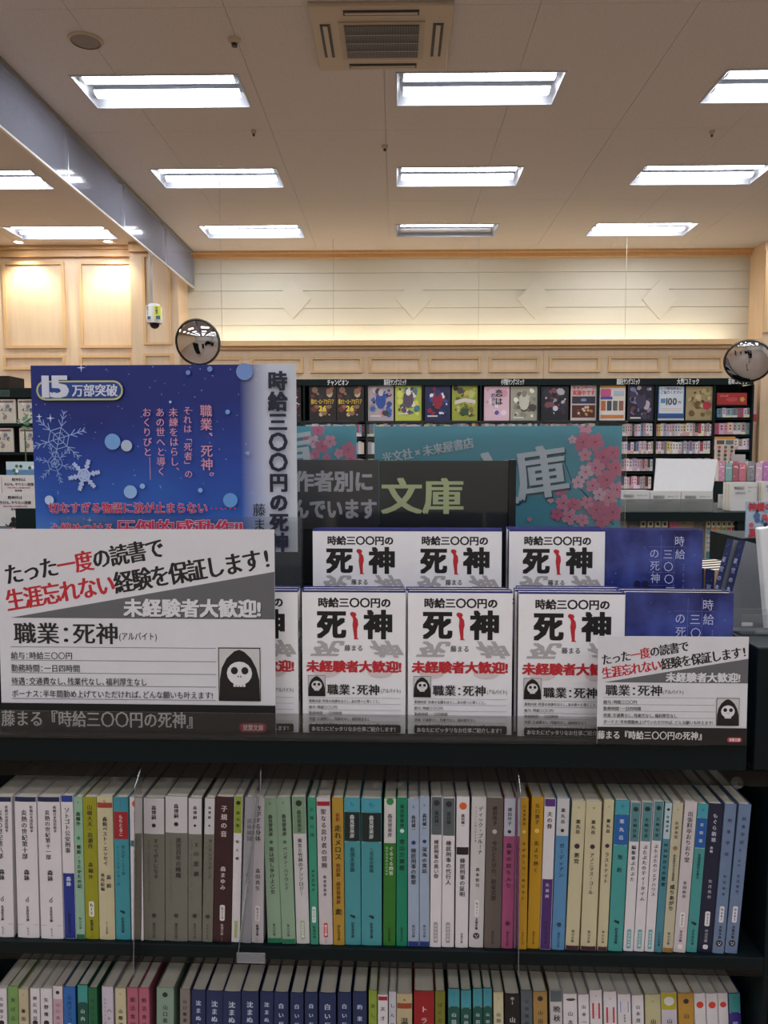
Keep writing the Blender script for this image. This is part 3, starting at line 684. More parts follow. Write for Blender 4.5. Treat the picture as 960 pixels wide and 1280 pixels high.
# white silhouette books
def sil_book(px0, px1, pyt, Y, lab, grp):
    W = (px1-px0)/FPX*Y; H = W*1.42; p = at(px0, pyt, Y)
    b = thing('paperback', lab, 'book', (p.x, Y, TZ), group=grp); H = p.z-TZ
    MB().box(0, 0, 0, W, .001, H).box(0, .016, 0, W, .017, H).obj('cover', ink('#d3cdc8'), b); MB().box(.001, .001, .001, W-.002, .016, H-.002).obj('page_block', PAGES, b)
    pr = Pr(.0003)
    pr.text('精神科は', .3*W, H-.13*W, .1*W, '#3a2a2c', 'b'); pr.text('今日も、やりたい放題', .06*W, H-.27*W, .1*W, '#3a2a2c', 'b', fit=.88*W)
    pr.text('医者が教える医療の真実', .16*W, H-.37*W, .04*W, '#b0343c', 'b', fit=.68*W); pr.text('松本俊', .38*W, H-.45*W, .07*W, '#3a3a3a', 'b')
    y = H-1.1*W
    pr.disc(.44*W, y+.36*W, .07*W, '#1a1718', .08*W); pr.poly([(.28*W, y-.02*W), (.32*W, y+.1*W), (.3*W, y+.2*W), (.36*W, y+.3*W), (.52*W, y+.3*W), (.6*W, y+.14*W), (.58*W, y)], '#1a1718')
    pr.line(.3*W, y+.16*W, .22*W, y+.24*W, .035*W, '#1a1718'); pr.disc(.42*W, y+.0*W, .22*W, '#1a1718', .06*W)
    pr.text('やめられない！', .05*W, y-.1*W, .09*W, '#a8505a', 'b', fit=.9*W)
    pr.obj('cover_print', b)
sil_book(-42, 2, 594, 2.6, 'white paperback cut by the left frame edge, back row', 'white paperbacks with a black silhouette')
sil_book(2, 45, 594, 2.6, 'white paperback in the back row, its seated silhouette hidden', 'white paperbacks with a black silhouette')
sil_book(-4, 42, 616, 2.25, 'white paperback with a black seated silhouette at the left edge', 'white paperbacks with a black silhouette')
p = at(32, 634, 2.2)
b = MB().box(0, 0, 0, .2, .02, p.z-TZ).obj('book_stand', DARK); b.location = (p.x, 2.14, TZ); tag(b, 'plain black book stand beside the silhouette paperback', 'stand')
p = at(-14, 660, 1.6)
b = thing('manga_volume', 'colourful red and blue comic in the gap left of the large white card', 'comic', (p.x, 1.6, .9)); H = p.z-.9
MB().box(0, 0, 0, .05, .001, H).box(0, .014, 0, .05, .015, H).obj('cover', ink('#8a3040'), b); MB().box(.001, .001, .001, .049, .014, H-.002).obj('page_block', PAGES, b)
pr = Pr(.0001); art(pr, .05, H, '#3a5a7a', ['#9a2f3c', '#c9a04a', '#4a7a9a', '#d8c8c0'], 22, seed=11); pr.obj('cover_print', b)
b = MB().box(-1.5, 1.62, 0, -.62, 2.05, .9).obj('book_plinth', DARK); tag(b, 'dark low plinth behind the large card at the left', 'plinth')
bpy.data.objects[b.name].data.transform(Matrix.Translation((0, 0, 0)))
MB2 = MB().box(-.98, 1.58, 0, -.6, 1.62, .9).obj('plinth_front', DARK, b)

# ------------------------------------------------------------------ middle distance on the right
MY = 3.0
isl = thing('island_bookcase', 'dark green double bookcase in the middle distance with comics below its top', 'bookcase', (0, MY, 0))
ix0, ix1 = X(690, MY), X(1010, MY); IT = Z(640, MY)
MB().box(ix0, -.01, IT-.03, ix1, .62, IT).obj('top_board', DARK, isl)
MB().box(ix0, .29, 0, ix1, .31, IT-.03).obj('back_panel', DARK, isl)
MB().box(ix0, -.02, IT-.035, ix1, -.01, IT+.0).obj('front_edge', DARK, isl)
for z in (Z(707, MY), Z(790, MY)): MB().box(ix0, -.01, z-.02, X(925, MY), .29, z).obj('shelf_board', mat('#a8977c', .6, 'paint'), isl)
for a in (ix0, X(922, MY), ix1-.03): MB().box(a, -.01, 0, a+.03, .29, IT-.03).obj('upright', DARK, isl)
MB().box(X(922, MY)+.03, -.01, 0, ix1-.03, .0, IT-.03).obj('end_panel', DARK, isl)
SZ = Z(707, MY)
MB().box(X(770, MY), -.03, SZ, X(921, MY), -.026, Z(697, MY)).obj('shelf_lip', clear('lip_pink', (.85, .75, .78), .1, .1, .45, (.6, .45, .5)), isl)
mids = [(786, 796, '#7e7774', '#9a9490'), (796, 801, '#9a938e', '#7a6a66')] 
defs = [(801.5, 808, '#a53634'), (810.5, 817.5, '#b03a52'), (819.5, 826.5, '#2f6a4c'), (828.5, 835.5, '#7d7430'), (884, 889, '#3a6f86'), (890.5, 895.5, '#b5623a'), (896.5, 902, '#a87d32'), (903.5, 908.5, '#4f7a3c'), (909.5, 915, '#9c3346'), (915.5, 921.5, '#93343c')]
nmz = {'#a53634': 'red', '#b03a52': 'crimson', '#2f6a4c': 'dark green', '#7d7430': 'olive', '#3a6f86': 'blue', '#b5623a': 'orange', '#a87d32': 'ochre', '#4f7a3c': 'leaf green', '#9c3346': 'dark pink', '#93343c': 'brick red'}
for a, c, col in defs:
    Y = MY+.02; wd = (c-a)/FPX*Y; H = Z(650, Y)-SZ
    t = thing('comic_book', 'slim %s comic spine with cream top in the middle bookcase' % nmz[col], 'comic', (X(a, Y), Y, SZ), group='coloured comic spines in the middle bookcase')
    cv, pg, bend = spine_book(wd, H, .12, '#d9d0b0', None); link('cover', cv, t); link('page_block', pg, t)
    pr = Pr(.0004); pr.rect(.08*wd, .04*H, .92*wd, .84*H, col); pr.rect(.28*wd, .88*H, .72*wd, .95*H, '#2a2622')
    pr.vtext('少年漫画選', .5*wd, .8*H, .3*H, '#d8cdb8', 'g'); pr.obj('spine_print', t, lambda x: -.0012)
for (a, c, yt, cols, lab, dz) in ((838, 849, 650, ['#c76a80', '#e0b8c0', '#b04868'], 'pink comic facing out in the middle bookcase', 0), (849, 868, 648, ['#9a8468', '#c9b49a', '#7a5a48', '#5e6a70'], 'brown comic facing out in the middle bookcase', 0), (868, 883, 651, ['#6a655f', '#8a857a', '#4a4f52'], 'grey comic facing out in the middle bookcase', 0), (770, 785, 650, ['#9a9490', '#7a6a66', '#b8b0ac'], 'pale grey comic facing out beside the blue cover', 0), (786, 800, 651, ['#7e7774', '#93847c', '#5f5a58'], 'brown grey comic facing out above the blue cover', 0)):
    Y = MY+.03; W = (c-a)/FPX*Y; H = Z(yt, Y)-SZ
    t = thing('comic_book', lab, 'comic', (X(a, Y), Y, SZ))
    cv, pg = face_book(W, H, .014, cols[0]); link('cover', cv, t); link('page_block', pg, t)
    pr = Pr(.0001); art(pr, W, H, cols[0], cols, 18, seed=a); pr.obj('cover_print', t)
# back-cover-out paperbacks on the island top
def barcode(pr, x, y, w_, h, rnd):
    q = x
    while q < x+w_:
        s = rnd.uniform(.02, .06)*w_
        pr.rect(q, y, min(q+s*.6, x+w_), y+h, '#2a2826'); q += s*1.3
BK = {}
def back_book(px0, px1, pyt, pyb, Y, lab, grp, n=3, rotz=0, col='#cfccc8', tilt=0):
    W = (px1-px0)/FPX*Y; H = at(px0, pyt, Y).z - at(px0, pyb, Y).z; p = at(px0, pyb, Y)
    t = None
    for k in range(n):
        if k == 0:
            t = thing('paperback', lab, 'book', p, (tilt, 0, rotz), grp)
            cv, pg = face_book(W, H, .016, col); link('cover', cv, t); link('page_block', pg, t)
            pr = Pr(.0004); R = random.Random(int(px0)); barcode(pr, .12*W, H-.24*W, .33*W, .1*W, R); barcode(pr, .12*W, H-.4*W, .33*W, .08*W, R)
            pr.text('定価本体六八〇円', .52*W, H-.17*W, .06*W, '#6a6866', 'g', fit=.36*W); pr.text('文庫', .52*W, H-.3*W, .06*W, '#8a8886', 'g')
            pr.obj('back_print', t)
        else:
            v = Vector((-math.sin(rotz), math.cos(rotz), 0))*(.0175*k)
            c = dup(t, p+v, None, lab.split(' before')[0] + ', %s copy back' % ('second', 'third')[k-1], grp)
IZ = 0
g = 'white paperbacks showing barcodes on the island'
def y_on(Y, z): return 640 - FPX*math.tan(math.atan((z-EYE)/Y) + math.atan(70/FPX))
Y = MY+.04
yb = y_on(Y, IT)
back_book(775, 811, 613, yb, Y, 'white barcoded paperback, left stack before the white board', g)
back_book(812, 850, 614, yb, Y, 'white barcoded paperback, centre stack before the white board', g)
back_book(851, 890, 614, yb, Y, 'white barcoded paperback, right stack before the white board', g)
b = MB().box(0, 0, 0, X(892, MY)-X(772, MY), .004, Z(624, MY)-IT).obj('acrylic_guard', clear('guard', (.6, .62, .6), .3, .08, .3, (.35, .35, .34))); b.location = (X(772, MY), MY, IT); tag(b, 'smoky clear guard strip in front of the barcoded paperbacks', 'guard strip')
# white blank board
Y = MY+.12; p0 = at(816, 626, Y); p1 = at(889, 626, Y); q0 = at(821, 573, Y+.05); q1 = at(897, 574, Y+.05)
t = thing('white_board', 'blank white sign board seen from behind, above the barcoded paperbacks', 'sign board', (0, 0, 0))
b = MB(); th = Vector((0, .006, 0)); P = [p0, p1, q1, q0]; b.v = [tuple(v) for v in P] + [tuple(v+th) for v in P]
b.f = [[0,1,2,3],[4,7,6,5],[0,4,5,1],[1,5,6,2],[2,6,7,3],[3,7,4,0]]; b.m = [0]*6; b.obj('board', ink('#cfcdcb'), t)
MB().box(p0.x+.06, Y+.01, IT, p0.x+.1, Y+.08, p0.z+.02).box(p1.x-.1, Y+.01, IT, p1.x-.06, Y+.08, p1.z+.02).obj('stand_foot', DARK, t)
# angled white books at the right
g = 'white paperbacks standing at the right edge'
Y = MY; ZZ = IT; Y2 = Y+.06; yb = y_on(Y2, ZZ)
back_book(899, 912, 618, y_on(Y2+.14, ZZ), Y2+.14, 'small white paperback half hidden behind the tall barcoded one', g, 1)
back_book(913, 950, 603, yb, Y2, 'tall white barcoded paperback, left of the right edge', g, 3, math.radians(12))
back_book(953, 985, 602, yb, Y2, 'tall white barcoded paperback cut by the right edge', g, 3, math.radians(8))
# colourful covers behind
Y = 5.0; CY = Z(602, Y)
b = MB().box(X(880, Y), Y+.0, 0, X(1040, Y), Y+.3, CY).obj('far_table', DARK); tag(b, 'dark table of colourful comics beyond the white paperbacks', 'table')
for k, (a, c, cols, lab) in enumerate(((897, 905, ['#c98aa0', '#8fa0c9', '#e0d0d8'], 'pink and blue comic face, leftmost on the far right table'), (906, 914, ['#7fb0a8', '#c97a9a', '#e4e0e4'], 'teal and pink comic face on the far right table'),
        (915, 922, ['#b05a6a', '#3f7a6a', '#e0b8c8'], 'dark red and green comic face on the far right table'), (923, 931, ['#c9707c', '#dcd0d8', '#5a9a8a'], 'rose comic face in the middle of the far right table'),
        (934, 942, ['#8a8a90', '#6a4a5a', '#d8c8d0'], 'grey purple comic face on the far right table'), (944, 952, ['#d0a8c0', '#e0c06a', '#e8e0e4'], 'lilac and yellow comic face on the far right table'), (953, 962, ['#b878b0', '#e0a8c8', '#d8c060'], 'violet comic face cut by the right edge'))):
    yt = 579 if k % 2 else 577; W = (c-a)/FPX*Y; H = Z(yt, Y+.05)-CY
    t = thing('comic_book', lab, 'comic', (X(a, Y+.05), Y+.05, CY)); cv, pg = face_book(W, H, .05, cols[0]); link('cover', cv, t); link('page_block', pg, t)
    pr = Pr(.0001); art(pr, W, H, cols[0], cols, 14, seed=a); pr.rect(.15*W, .7*H, .85*W, .74*H, '#f0eef0'); pr.obj('cover_print', t)
p = at(918, 599, 7.5); q = at(934, 566, 7.5)
for (a, c, yt, yb_, Y, lab, base) in ((893, 919, 546, 577, 8.6, 'tall cream notice full of small pictures beside the end bay', '#d0bcae'), (914, 932, 568, 582, 7.0, 'small blank grey card between the notice and the comics', '#a8a4a6')):
    p = at(a, yb_, Y); q = at(c, yt, Y); W, H = q.x-p.x, q.z-p.z
    t = thing('notice_stand', lab, 'notice', (p.x, Y, 0)); MB().box(0, 0, p.z, W, .01, p.z+H).obj('card', ink(base), t); MB().box(W/2-.02, .012, 0, W/2+.02, .03, p.z+H*.8).box(W/2-.12, -.08, 0, W/2+.12, .12, .02).obj('stand', BLACK, t)
    if base == '#d0bcae':
        pr = Pr(.002); pr.rect(0, H*.9, W, H, '#c98a3a')
        for i in range(2): pr.rect((.08+.45*i)*W, .7*H, (.46+.45*i)*W, .86*H, ['#4a4a4a', '#5a6a6a'][i])
        for i in range(3):
            for j in range(4): pr.disc((.2+.3*i)*W, (.1+.16*j)*H, .018, ['#a84a50', '#4a6a5a', '#3a3a40'][(i+j) % 3])
        o = pr.obj('card_print', t); o.location = (0, 0, p.z)
p = at(957, 565, 9.6); q = at(975, 508, 9.6)
t = thing('wall_poster', 'small white and red poster on the wood wall at the right edge', 'poster', (p.x, WY-.106, 0)); MB().box(0, 0, at(957, 530, WY-.1).z, .3, .004, at(957, 508, WY-.1).z).obj('sheet', ink('#c9a8a0'), t)
pr = Pr(.001); z0 = at(957, 527, WY-.1).z; pr.rect(0, z0, .3, z0+.1, '#b0343c'); pr.obj('poster_print', t)

# ------------------------------------------------------------------ the front bookcase (frame u along it, v into it)
def fthing(name, label, cat, u, v, z, group=None, tilt=0, turn=0, lean=0):
    t = thing(name, label, cat, fw(u, v, z), group=group)
    t.rotation_euler = (Matrix.Rotation(A+turn, 3, 'Z') @ Matrix.Rotation(tilt, 3, 'X') @ Matrix.Rotation(lean, 3, 'Y')).to_euler()
    return t
UL, UR = -.95, .356
DECK = EYE-.2892; FAS0 = EYE-.3095; STEP = EYE-.2337
S1 = EYE-.5054; S2 = EYE-.727; BT = .0137
case = fthing('bookcase', 'near black green metal bookcase carrying the paperbacks and display copies', 'bookcase', 0, 0, 0)
MB().box(UL, .752, FAS0, .334, 1.0, DECK).obj('display_deck', DARK2, case)
MB().box(UL, .742, FAS0-.001, fp(932, 940, .745)[0], .752, EYE-.283).obj('fascia', DARK2, case, bevel=.001)
MB().box(UL, .852, DECK, .334, .955, STEP).obj('display_step', DARK2, case)
MB().box(UL, .745, S1-BT, UR, 1.0, S1).obj('shelf_board', DARK2, case, bevel=.001)
MB().box(UL, .745, S2-BT, UR, 1.0, S2).obj('shelf_board', DARK2, case)
MB().box(UL, .745, .12, UR, 1.0, .14).obj('shelf_board', DARK2, case)
MB().box(UL, 1.0, .0, UR+.005, 1.01, FAS0+.07).obj('back_panel', DARK2, case)
MB().box(UR, .745, .0, UR+.005, 1.0, FAS0-.002).obj('side_panel', DARK2, case)
MB().box(UL-.02, .745, .0, UL, 1.01, FAS0+.07).obj('side_panel', DARK2, case)
MB().box(UL, .76, .0, UR, .99, .12).obj('plinth', DARK2, case)
MB().lathe([(.001,-.004),(.006,-.003),(.0065,0)], (fp(921, 978, .80)[0], .80, fp(921, 978, .80)[1]), 16, 'y').obj('shelf_plug', WHITE, case, True)
lp = MB().box(UL, .7395, EYE-.285, fp(882, 900, .745)[0], .7412, EYE-.2572).obj('acrylic_lip', clear('lip', (.78, .78, .77), .25, .05, .03, (.30, .29, .27)), case)
# second bookcase to the right
nb = fthing('end_bookcase', 'black end unit right of the spine shelves with a sloping flat top', 'bookcase', 0, 0, 0)
NZ = EYE-.1864
b = MB(); u0, u1, u2 = .337, .345, .9
b.box(u0, .741, FAS0, u2, .83, NZ).obj('top_box', DARK2, nb, bevel=.002)
MB().box(UR+.012, .75, 0, u2, .93, FAS0).obj('body', DARK2, nb)
MB().box(UR+.012, .741, EYE-.62, UR+.019, .75, FAS0).obj('post', DARK2, nb)
# display copies, face out
REDS = '#b5222c'
def cover_white(w_, h):
    pr = Pr(.00003); k = w_/130.0; X_ = lambda x: x*k; Y_ = lambda y: h-y*k      # laid out on a 130-unit wide cover
    H = h/k
    pr.rect(0, 0, w_, h-.0022, '#e4e0e0')
    pr.text('時給三〇〇円の', X_(20), Y_(15.5), 13*k, '#121112', 'h', fit=92*k)
    pr.glyphs('死', X_(37), Y_(43), 37*k, 38*k, '#0d0d0d', 'x'); pr.up(); pr.glyphs('神', X_(96), Y_(43), 37*k, 38*k, '#0d0d0d', 'x'); pr.up()
    # the small bowed red figure between them
    pts = [(64,27),(67,28),(68,31),(67,33),(69,37),(69.5,43),(68.5,49),(68.5,60),(70,62),(65.5,62),(66,60),(65,50),(64.5,44),(65,37),(64.5,34),(62.5,31),(62.5,28.5)]
    pr.poly([(X_(66.7+(a-66.7)*1.45), Y_(b_)) for a, b_ in pts], REDS)
    pr.glyphs('死', X_(32), Y_(74), 36*k, 22*k, '#a6a1a0', 'h', shear=.5, flipy=True); pr.up()
    pr.glyphs('神', X_(106), Y_(74), 38*k, 22*k, '#a6a1a0', 'h', shear=-.6, flipy=True); pr.up()
    pr.text('藤まる', X_(53), Y_(73), 8.4*k, '#2b2828', 'g', fit=24*k)
    pr.disc(X_(30), Y_(104), 16*k, '#cdbcbb', 7*k); pr.disc(X_(98), Y_(104), 16*k, '#cdbcbb', 7*k)
    pr.text('未経験者大歓迎!', X_(5), Y_(96.5), 15.5*k, REDS, 'x', fit=120*k)
    reaper(pr, X_(7), Y_(135), 22*k, 27*k)
    pr.text('職業：死神', X_(31), Y_(126), 14.5*k, '#1c1a1a', 'm', fit=67*k); pr.text('(アルバイト)', X_(99), Y_(127), 6.5*k, '#3a3838', 'g', fit=25*k)
    for y, s_, L in ((136.5, None, 0), (144.2, '業務内容：死者の未練をはらし、あの世へと導くこと。', 90), (152, '給与：時給三〇〇円', 36), (159.6, '勤務時間：一日四時間', 42), (167, '待遇：交通費なし、残業代なし、福利厚生なし', 78), (174.2, 'ボーナス：半年間勤め上げていただければ、どんな願いも叶えます！', 116)):
        pr.line(X_(7), Y_(y), X_(124), Y_(y), .35*k, '#8a8685')
        if s_: pr.text(s_, X_(8), Y_(y-3.4), 4.6*k, '#3a3636', 'g', fit=L*k)
    pr.rrect(X_(8), h-H*k+.0008, X_(124), Y_(H-11.5), 2*k, '#151415')
    pr.text('あなたにピッタリなお仕事ご紹介します！', X_(11), Y_(H-5.6), 6.6*k, '#e2dfdd', 'b', fit=110*k)
    return pr
def reaper(pr, x, y, w_, h):
    """hooded figure with a round pale mask in a framed box; x,y = lower left"""
    X_ = lambda a: x+a*w_; Y_ = lambda b_: y+b_*h
    pr.rect(X_(0), Y_(0), X_(1), Y_(1), '#161515'); pr.rect(X_(.02), Y_(.02), X_(.98), Y_(.98), '#c0bcba')
    pts = [(.02,.02),(.03,.4),(.08,.62),(.2,.8),(.38,.93),(.5,.96),(.62,.92),(.78,.8),(.9,.62),(.97,.4),(.98,.02)]
    pr.poly([(X_(a), Y_(b_)) for a, b_ in pts], '#121112')
    pr.disc(X_(.5), Y_(.52), .30*w_, '#d6d2d0', .22*h, 16); pr.disc(X_(.5), Y_(.43), .22*w_, '#d6d2d0', .14*h, 14)
    pr.disc(X_(.38), Y_(.57), .085*w_, '#121112', .07*h); pr.disc(X_(.63), Y_(.57), .085*w_, '#121112', .07*h)
    pr.disc(X_(.47), Y_(.46), .018*w_, '#121112', .016*h, 6); pr.disc(X_(.53), Y_(.46), .018*w_, '#121112', .016*h, 6)
    for i in range(4): pr.rect(X_(.355+.075*i), Y_(.27), X_(.415+.075*i), Y_(.315), '#d6d2d0')
BWc, BHc, BTc = .1075, .1505, .0125
covm, pagm = face_book(BWc, BHc, BTc, '#262a6e', True, 'pagec')
wpr = cover_white(BWc, BHc)
wobj = wpr.obj('cover_print', None); wmesh = wobj.data; bpy.data.objects.remove(wobj)
sp = Pr(.00006)                                           # strip of print on the spine side
sp.rect(0, 0, BTc, BHc-.0022, '#e4e0e0'); sp.rect(.003, BHc*.7, .010, BHc*.78, '#2b3560'); sp.vtext('時給三〇〇円の死神', BTc/2, BHc*.66, BHc*.2, '#1c1a1c', 'b')
so = sp.obj('spine_print', None); smesh = so.data; bpy.data.objects.remove(so)
def blue_cover(w_, h):
    pr = Pr(.00003); k = w_/130.0; X_ = lambda x: x*k; Y_ = lambda y: h-y*k
    pr.rect(0, 0, w_, h, BLUEC)
    R = random.Random(8)
    for _ in range(34): pr.disc(R.uniform(3, 126)*k, R.uniform(3, 175)*k, R.uniform(.25, .8)*k, '#aab4e0', seg=5)
    for i, (cx, chs, y0) in enumerate(((101, '時給', 14), (83, '三〇〇円', 27), (67, 'の死神', 27))):
        pass
    for ch, x, y in (('時', 99, 15), ('給', 100, 33), ('三', 84, 33), ('〇', 85, 50), ('〇', 86, 67), ('円', 88, 84), ('の', 66, 32), ('死', 67, 49), ('神', 68, 66)):
        pr.glyphs(ch, X_(x), Y_(y), 13.5*k, 14.5*k, '#b8bce0', 'l')
    pr.up()
    for (a, b_, c, d) in ((58, 23, 108, 23), (58, 41, 93, 41), (58, 58, 94, 58), (75, 6, 75, 60), (92, 6, 92, 92), (58, 76, 95, 76)): pr.line(X_(a), Y_(b_), X_(c), Y_(d), .3*k, '#6f76b4')
    pr.vtext('Ｔｈｅ　ｇｒｉｍ　ｒｅａｐｅｒ', X_(105), Y_(46), Y_(92), '#8e94c8', 'l', 3*k)
    for dx in (0, 11):                                    # two small figures at the lower left
        pr.disc(X_(44+dx), Y_(74), 4.2*k, '#15173a', 4.6*k); pr.poly([(X_(38+dx), Y_(96)), (X_(50+dx), Y_(96)), (X_(49+dx), Y_(80)), (X_(44+dx), Y_(77)), (X_(39+dx), Y_(80))], '#1a1c48')
    pr.line(X_(40), Y_(84), X_(30), Y_(81), 1.6*k, '#15173a')
    pr.text('藤まる', X_(60), Y_(150), 9*k, '#c4c8e8', 'l')
    return pr
def blue_mat():
    m = bpy.data.materials.new('print_night_sky'); m.use_nodes = True; nt = m.node_tree; b = nt.nodes['Principled BSDF']; b.inputs['Roughness'].default_value = .22
    tc = nt.nodes.new('ShaderNodeTexCoord'); n = nt.nodes.new('ShaderNodeTexNoise'); n.inputs['Scale'].default_value = 22; n.inputs['Detail'].default_value = 4
    cr = nt.nodes.new('ShaderNodeValToRGB'); e = cr.color_ramp.elements
    e[0].position = .38; e[0].color = (*lin('#1a1b52'), 1); e[1].position = .72; e[1].color = (*lin('#45539c'), 1)  # night-sky blue; the lighter tone also paints in sheen and glints
    nt.links.new(tc.outputs['Object'], n.inputs['Vector']); nt.links.new(n.outputs['Fac'], cr.inputs[0]); nt.links.new(cr.outputs[0], b.inputs['Base Color'])
    n2 = nt.nodes.new('ShaderNodeTexNoise'); n2.inputs['Scale'].default_value = 30; bp = nt.nodes.new('ShaderNodeBump'); bp.inputs['Strength'].default_value = .3; bp.inputs['Distance'].default_value = .004
    nt.links.new(tc.outputs['Object'], n2.inputs['Vector']); nt.links.new(n2.outputs['Fac'], bp.inputs['Height']); nt.links.new(bp.outputs['Normal'], b.inputs['Normal'])
    return m
BLUEC = blue_mat()
bo = blue_cover(BWc, BHc).obj('cover_print', None); bmesh_ = bo.data; bpy.data.objects.remove(bo)
covb, pagb = face_book(BWc, BHc, BTc, '#23265f', True, 'pagec')
def stack(pxl, pyt, v, z, n, lab, white=True, turn=0, dv=.0132, jit=.0012):
    u = fp(pxl, pyt, v)[0]; R = random.Random(int(pxl*3+pyt))
    nm = 'white' if white else 'blue'
    for k in range(n):
        t = fthing('paperback', lab if k == 0 else lab.replace('front copy', '%s copy back' % ('second', 'third')[k-1]), 'book', u + (R.uniform(-1, 1)*jit*2 if k else 0), v+dv*k, z, nm + ' display paperbacks facing out', -.015, turn + (R.uniform(-.01, .01) if k else 0))
        link('cover', covm if white else covb, t); link('page_block', pagm if white else pagb, t)
        q = link('cover_print', wmesh if white else bmesh_, t)
        if white:
            s_ = link('spine_print', smesh, t); s_.location = (BWc, 0, 0); s_.rotation_euler = (0, 0, math.pi/2)
stack(243, 733, .775, DECK, 2, 'white paperback facing out mostly behind the big card, front copy')
stack(377, 733, .775, DECK, 2, 'white paperback facing out, lower row beside the big card, front copy')
stack(510, 733, .775, DECK, 2, 'white paperback facing out, lower row centre, front copy')
stack(649, 735, .772, DECK, 3, 'white paperback facing out, lower row left of blue, front copy', turn=-.01)
stack(783, 736, .775, DECK, 2, 'blue night-sky paperback facing out, lower row, front copy', False, turn=-.03)
stack(390.5, 662, .858, STEP, 2, 'white paperback facing out, upper row left, front copy')
stack(508.5, 663, .858, STEP, 2, 'white paperback facing out, upper row middle, front copy')
stack(637, 662, .860, STEP, 3, 'white paperback facing out, upper row right, front copy')
stack(757, 663, .862, STEP, 2, 'blue night-sky paperback facing out, upper row, front copy', False, turn=-.04)

# ------------------------------------------------------------------ the two white job-advert cards
def card_print(w_, h):
    pr = Pr(.00004); X_ = lambda x: (x-14)/852*w_; Y_ = lambda y: h - (y-32)/620*h; k = w_/852; kh = h/620
    BG = '#cfccce'; pr.rect(0, 0, w_, h, BG)
    a1 = math.atan2(88*kh, 505*k); a2 = math.atan2(128*kh, 790*k)
    x, y = X_(36), Y_(170); st = 55.5*k
    for i, ch in enumerate('たった一度の読書で'):
        pr.glyphs(ch, x+st*(i+.5)*math.cos(a1), y+st*(i+.5)*math.sin(a1), 59*k, 66*kh, REDS if ch in '一度' else '#151415', 'M', a1)
    x, y = X_(38), Y_(247); st = 57*k
    for i, ch in enumerate('生涯忘れない経験を保証します!'):
        pr.glyphs(ch, x+st*(i+(.5 if ch != '!' else .3))*math.cos(a2), y+st*(i+.5)*math.sin(a2), 61*k, 70*kh, REDS if i < 6 else '#151415', 'M', a2)
    pr.up()
    pr.poly([(X_(50), Y_(297)), (w_, Y_(297)), (w_, Y_(156))], '#5f5e61')
    for o_, c_, wt in ((2.2, '#2c2b2d', 'x'), (0, '#d2cfd0', 'h')):
        pr.text('未経験者大歓迎!', X_(402)+o_*k, Y_(265)-o_*kh, 58*k, c_, wt, fit=422*k)
    pr.text('職業：死神', X_(58), Y_(343), 68*kh, '#1b1a1b', 'm', fit=328*k); pr.text('(アルバイト)', X_(386), Y_(350), 27*k, '#2a292a', 'g', fit=118*k)
    for y_ in (384, 424, 462, 500, 540): pr.line(X_(48), Y_(y_), X_(684), Y_(y_), 1.6*k, '#757376')
    for y_, s_, L in ((410, '給与：時給三〇〇円', 193), (448, '勤務時間：一日四時間', 216), (487, '待遇：交通費なし、残業代なし、福利厚生なし', 424), (525, 'ボーナス：半年間勤め上げていただければ、どんな願いも叶えます!', 626)):
        pr.text(s_, X_(48), Y_(y_), 24*kh, '#2a292a', 'g', fit=L*k)
    reaper(pr, X_(692), Y_(541), 129*k, 160*kh)
    pr.rect(0, 0, w_, Y_(553), '#171617')
    pr.text('藤まる『時給三〇〇円の死神』', X_(14), Y_(600), 52*kh, '#cfccca', 'm', fit=622*k)
    pr.rrect(X_(755), Y_(634), X_(838), Y_(606), 12*k, '#a8323c'); pr.text('双葉文庫', X_(765), Y_(620), 20*k, '#e8d8d8', 'b', fit=64*k)
    return pr
CW, CH = .2865, .2150
u, z = fp(3, 920, .757)
t = fthing('advert_card', 'large white job-advert card with black lettering and hooded figure, lower left', 'card', u, .757, DECK+.0002, tilt=-.02)
MB().box(0, 0, 0, CW, .0012, CH).obj('card_sheet', ink('#cfccce'), t); card_print(CW, CH).obj('card_print', t)
u, z = fp(746, 929, .7370)
t = fthing('advert_card', 'small white job-advert card stuck over the shelf edge at lower right', 'card', u, .7370, z, tilt=-.01, turn=-.01, lean=-.004)
MB().box(0, 0, 0, .1440, .0008, .1068).obj('card_sheet', ink('#cfccce'), t); card_print(.1440, .1068).obj('card_print', t)

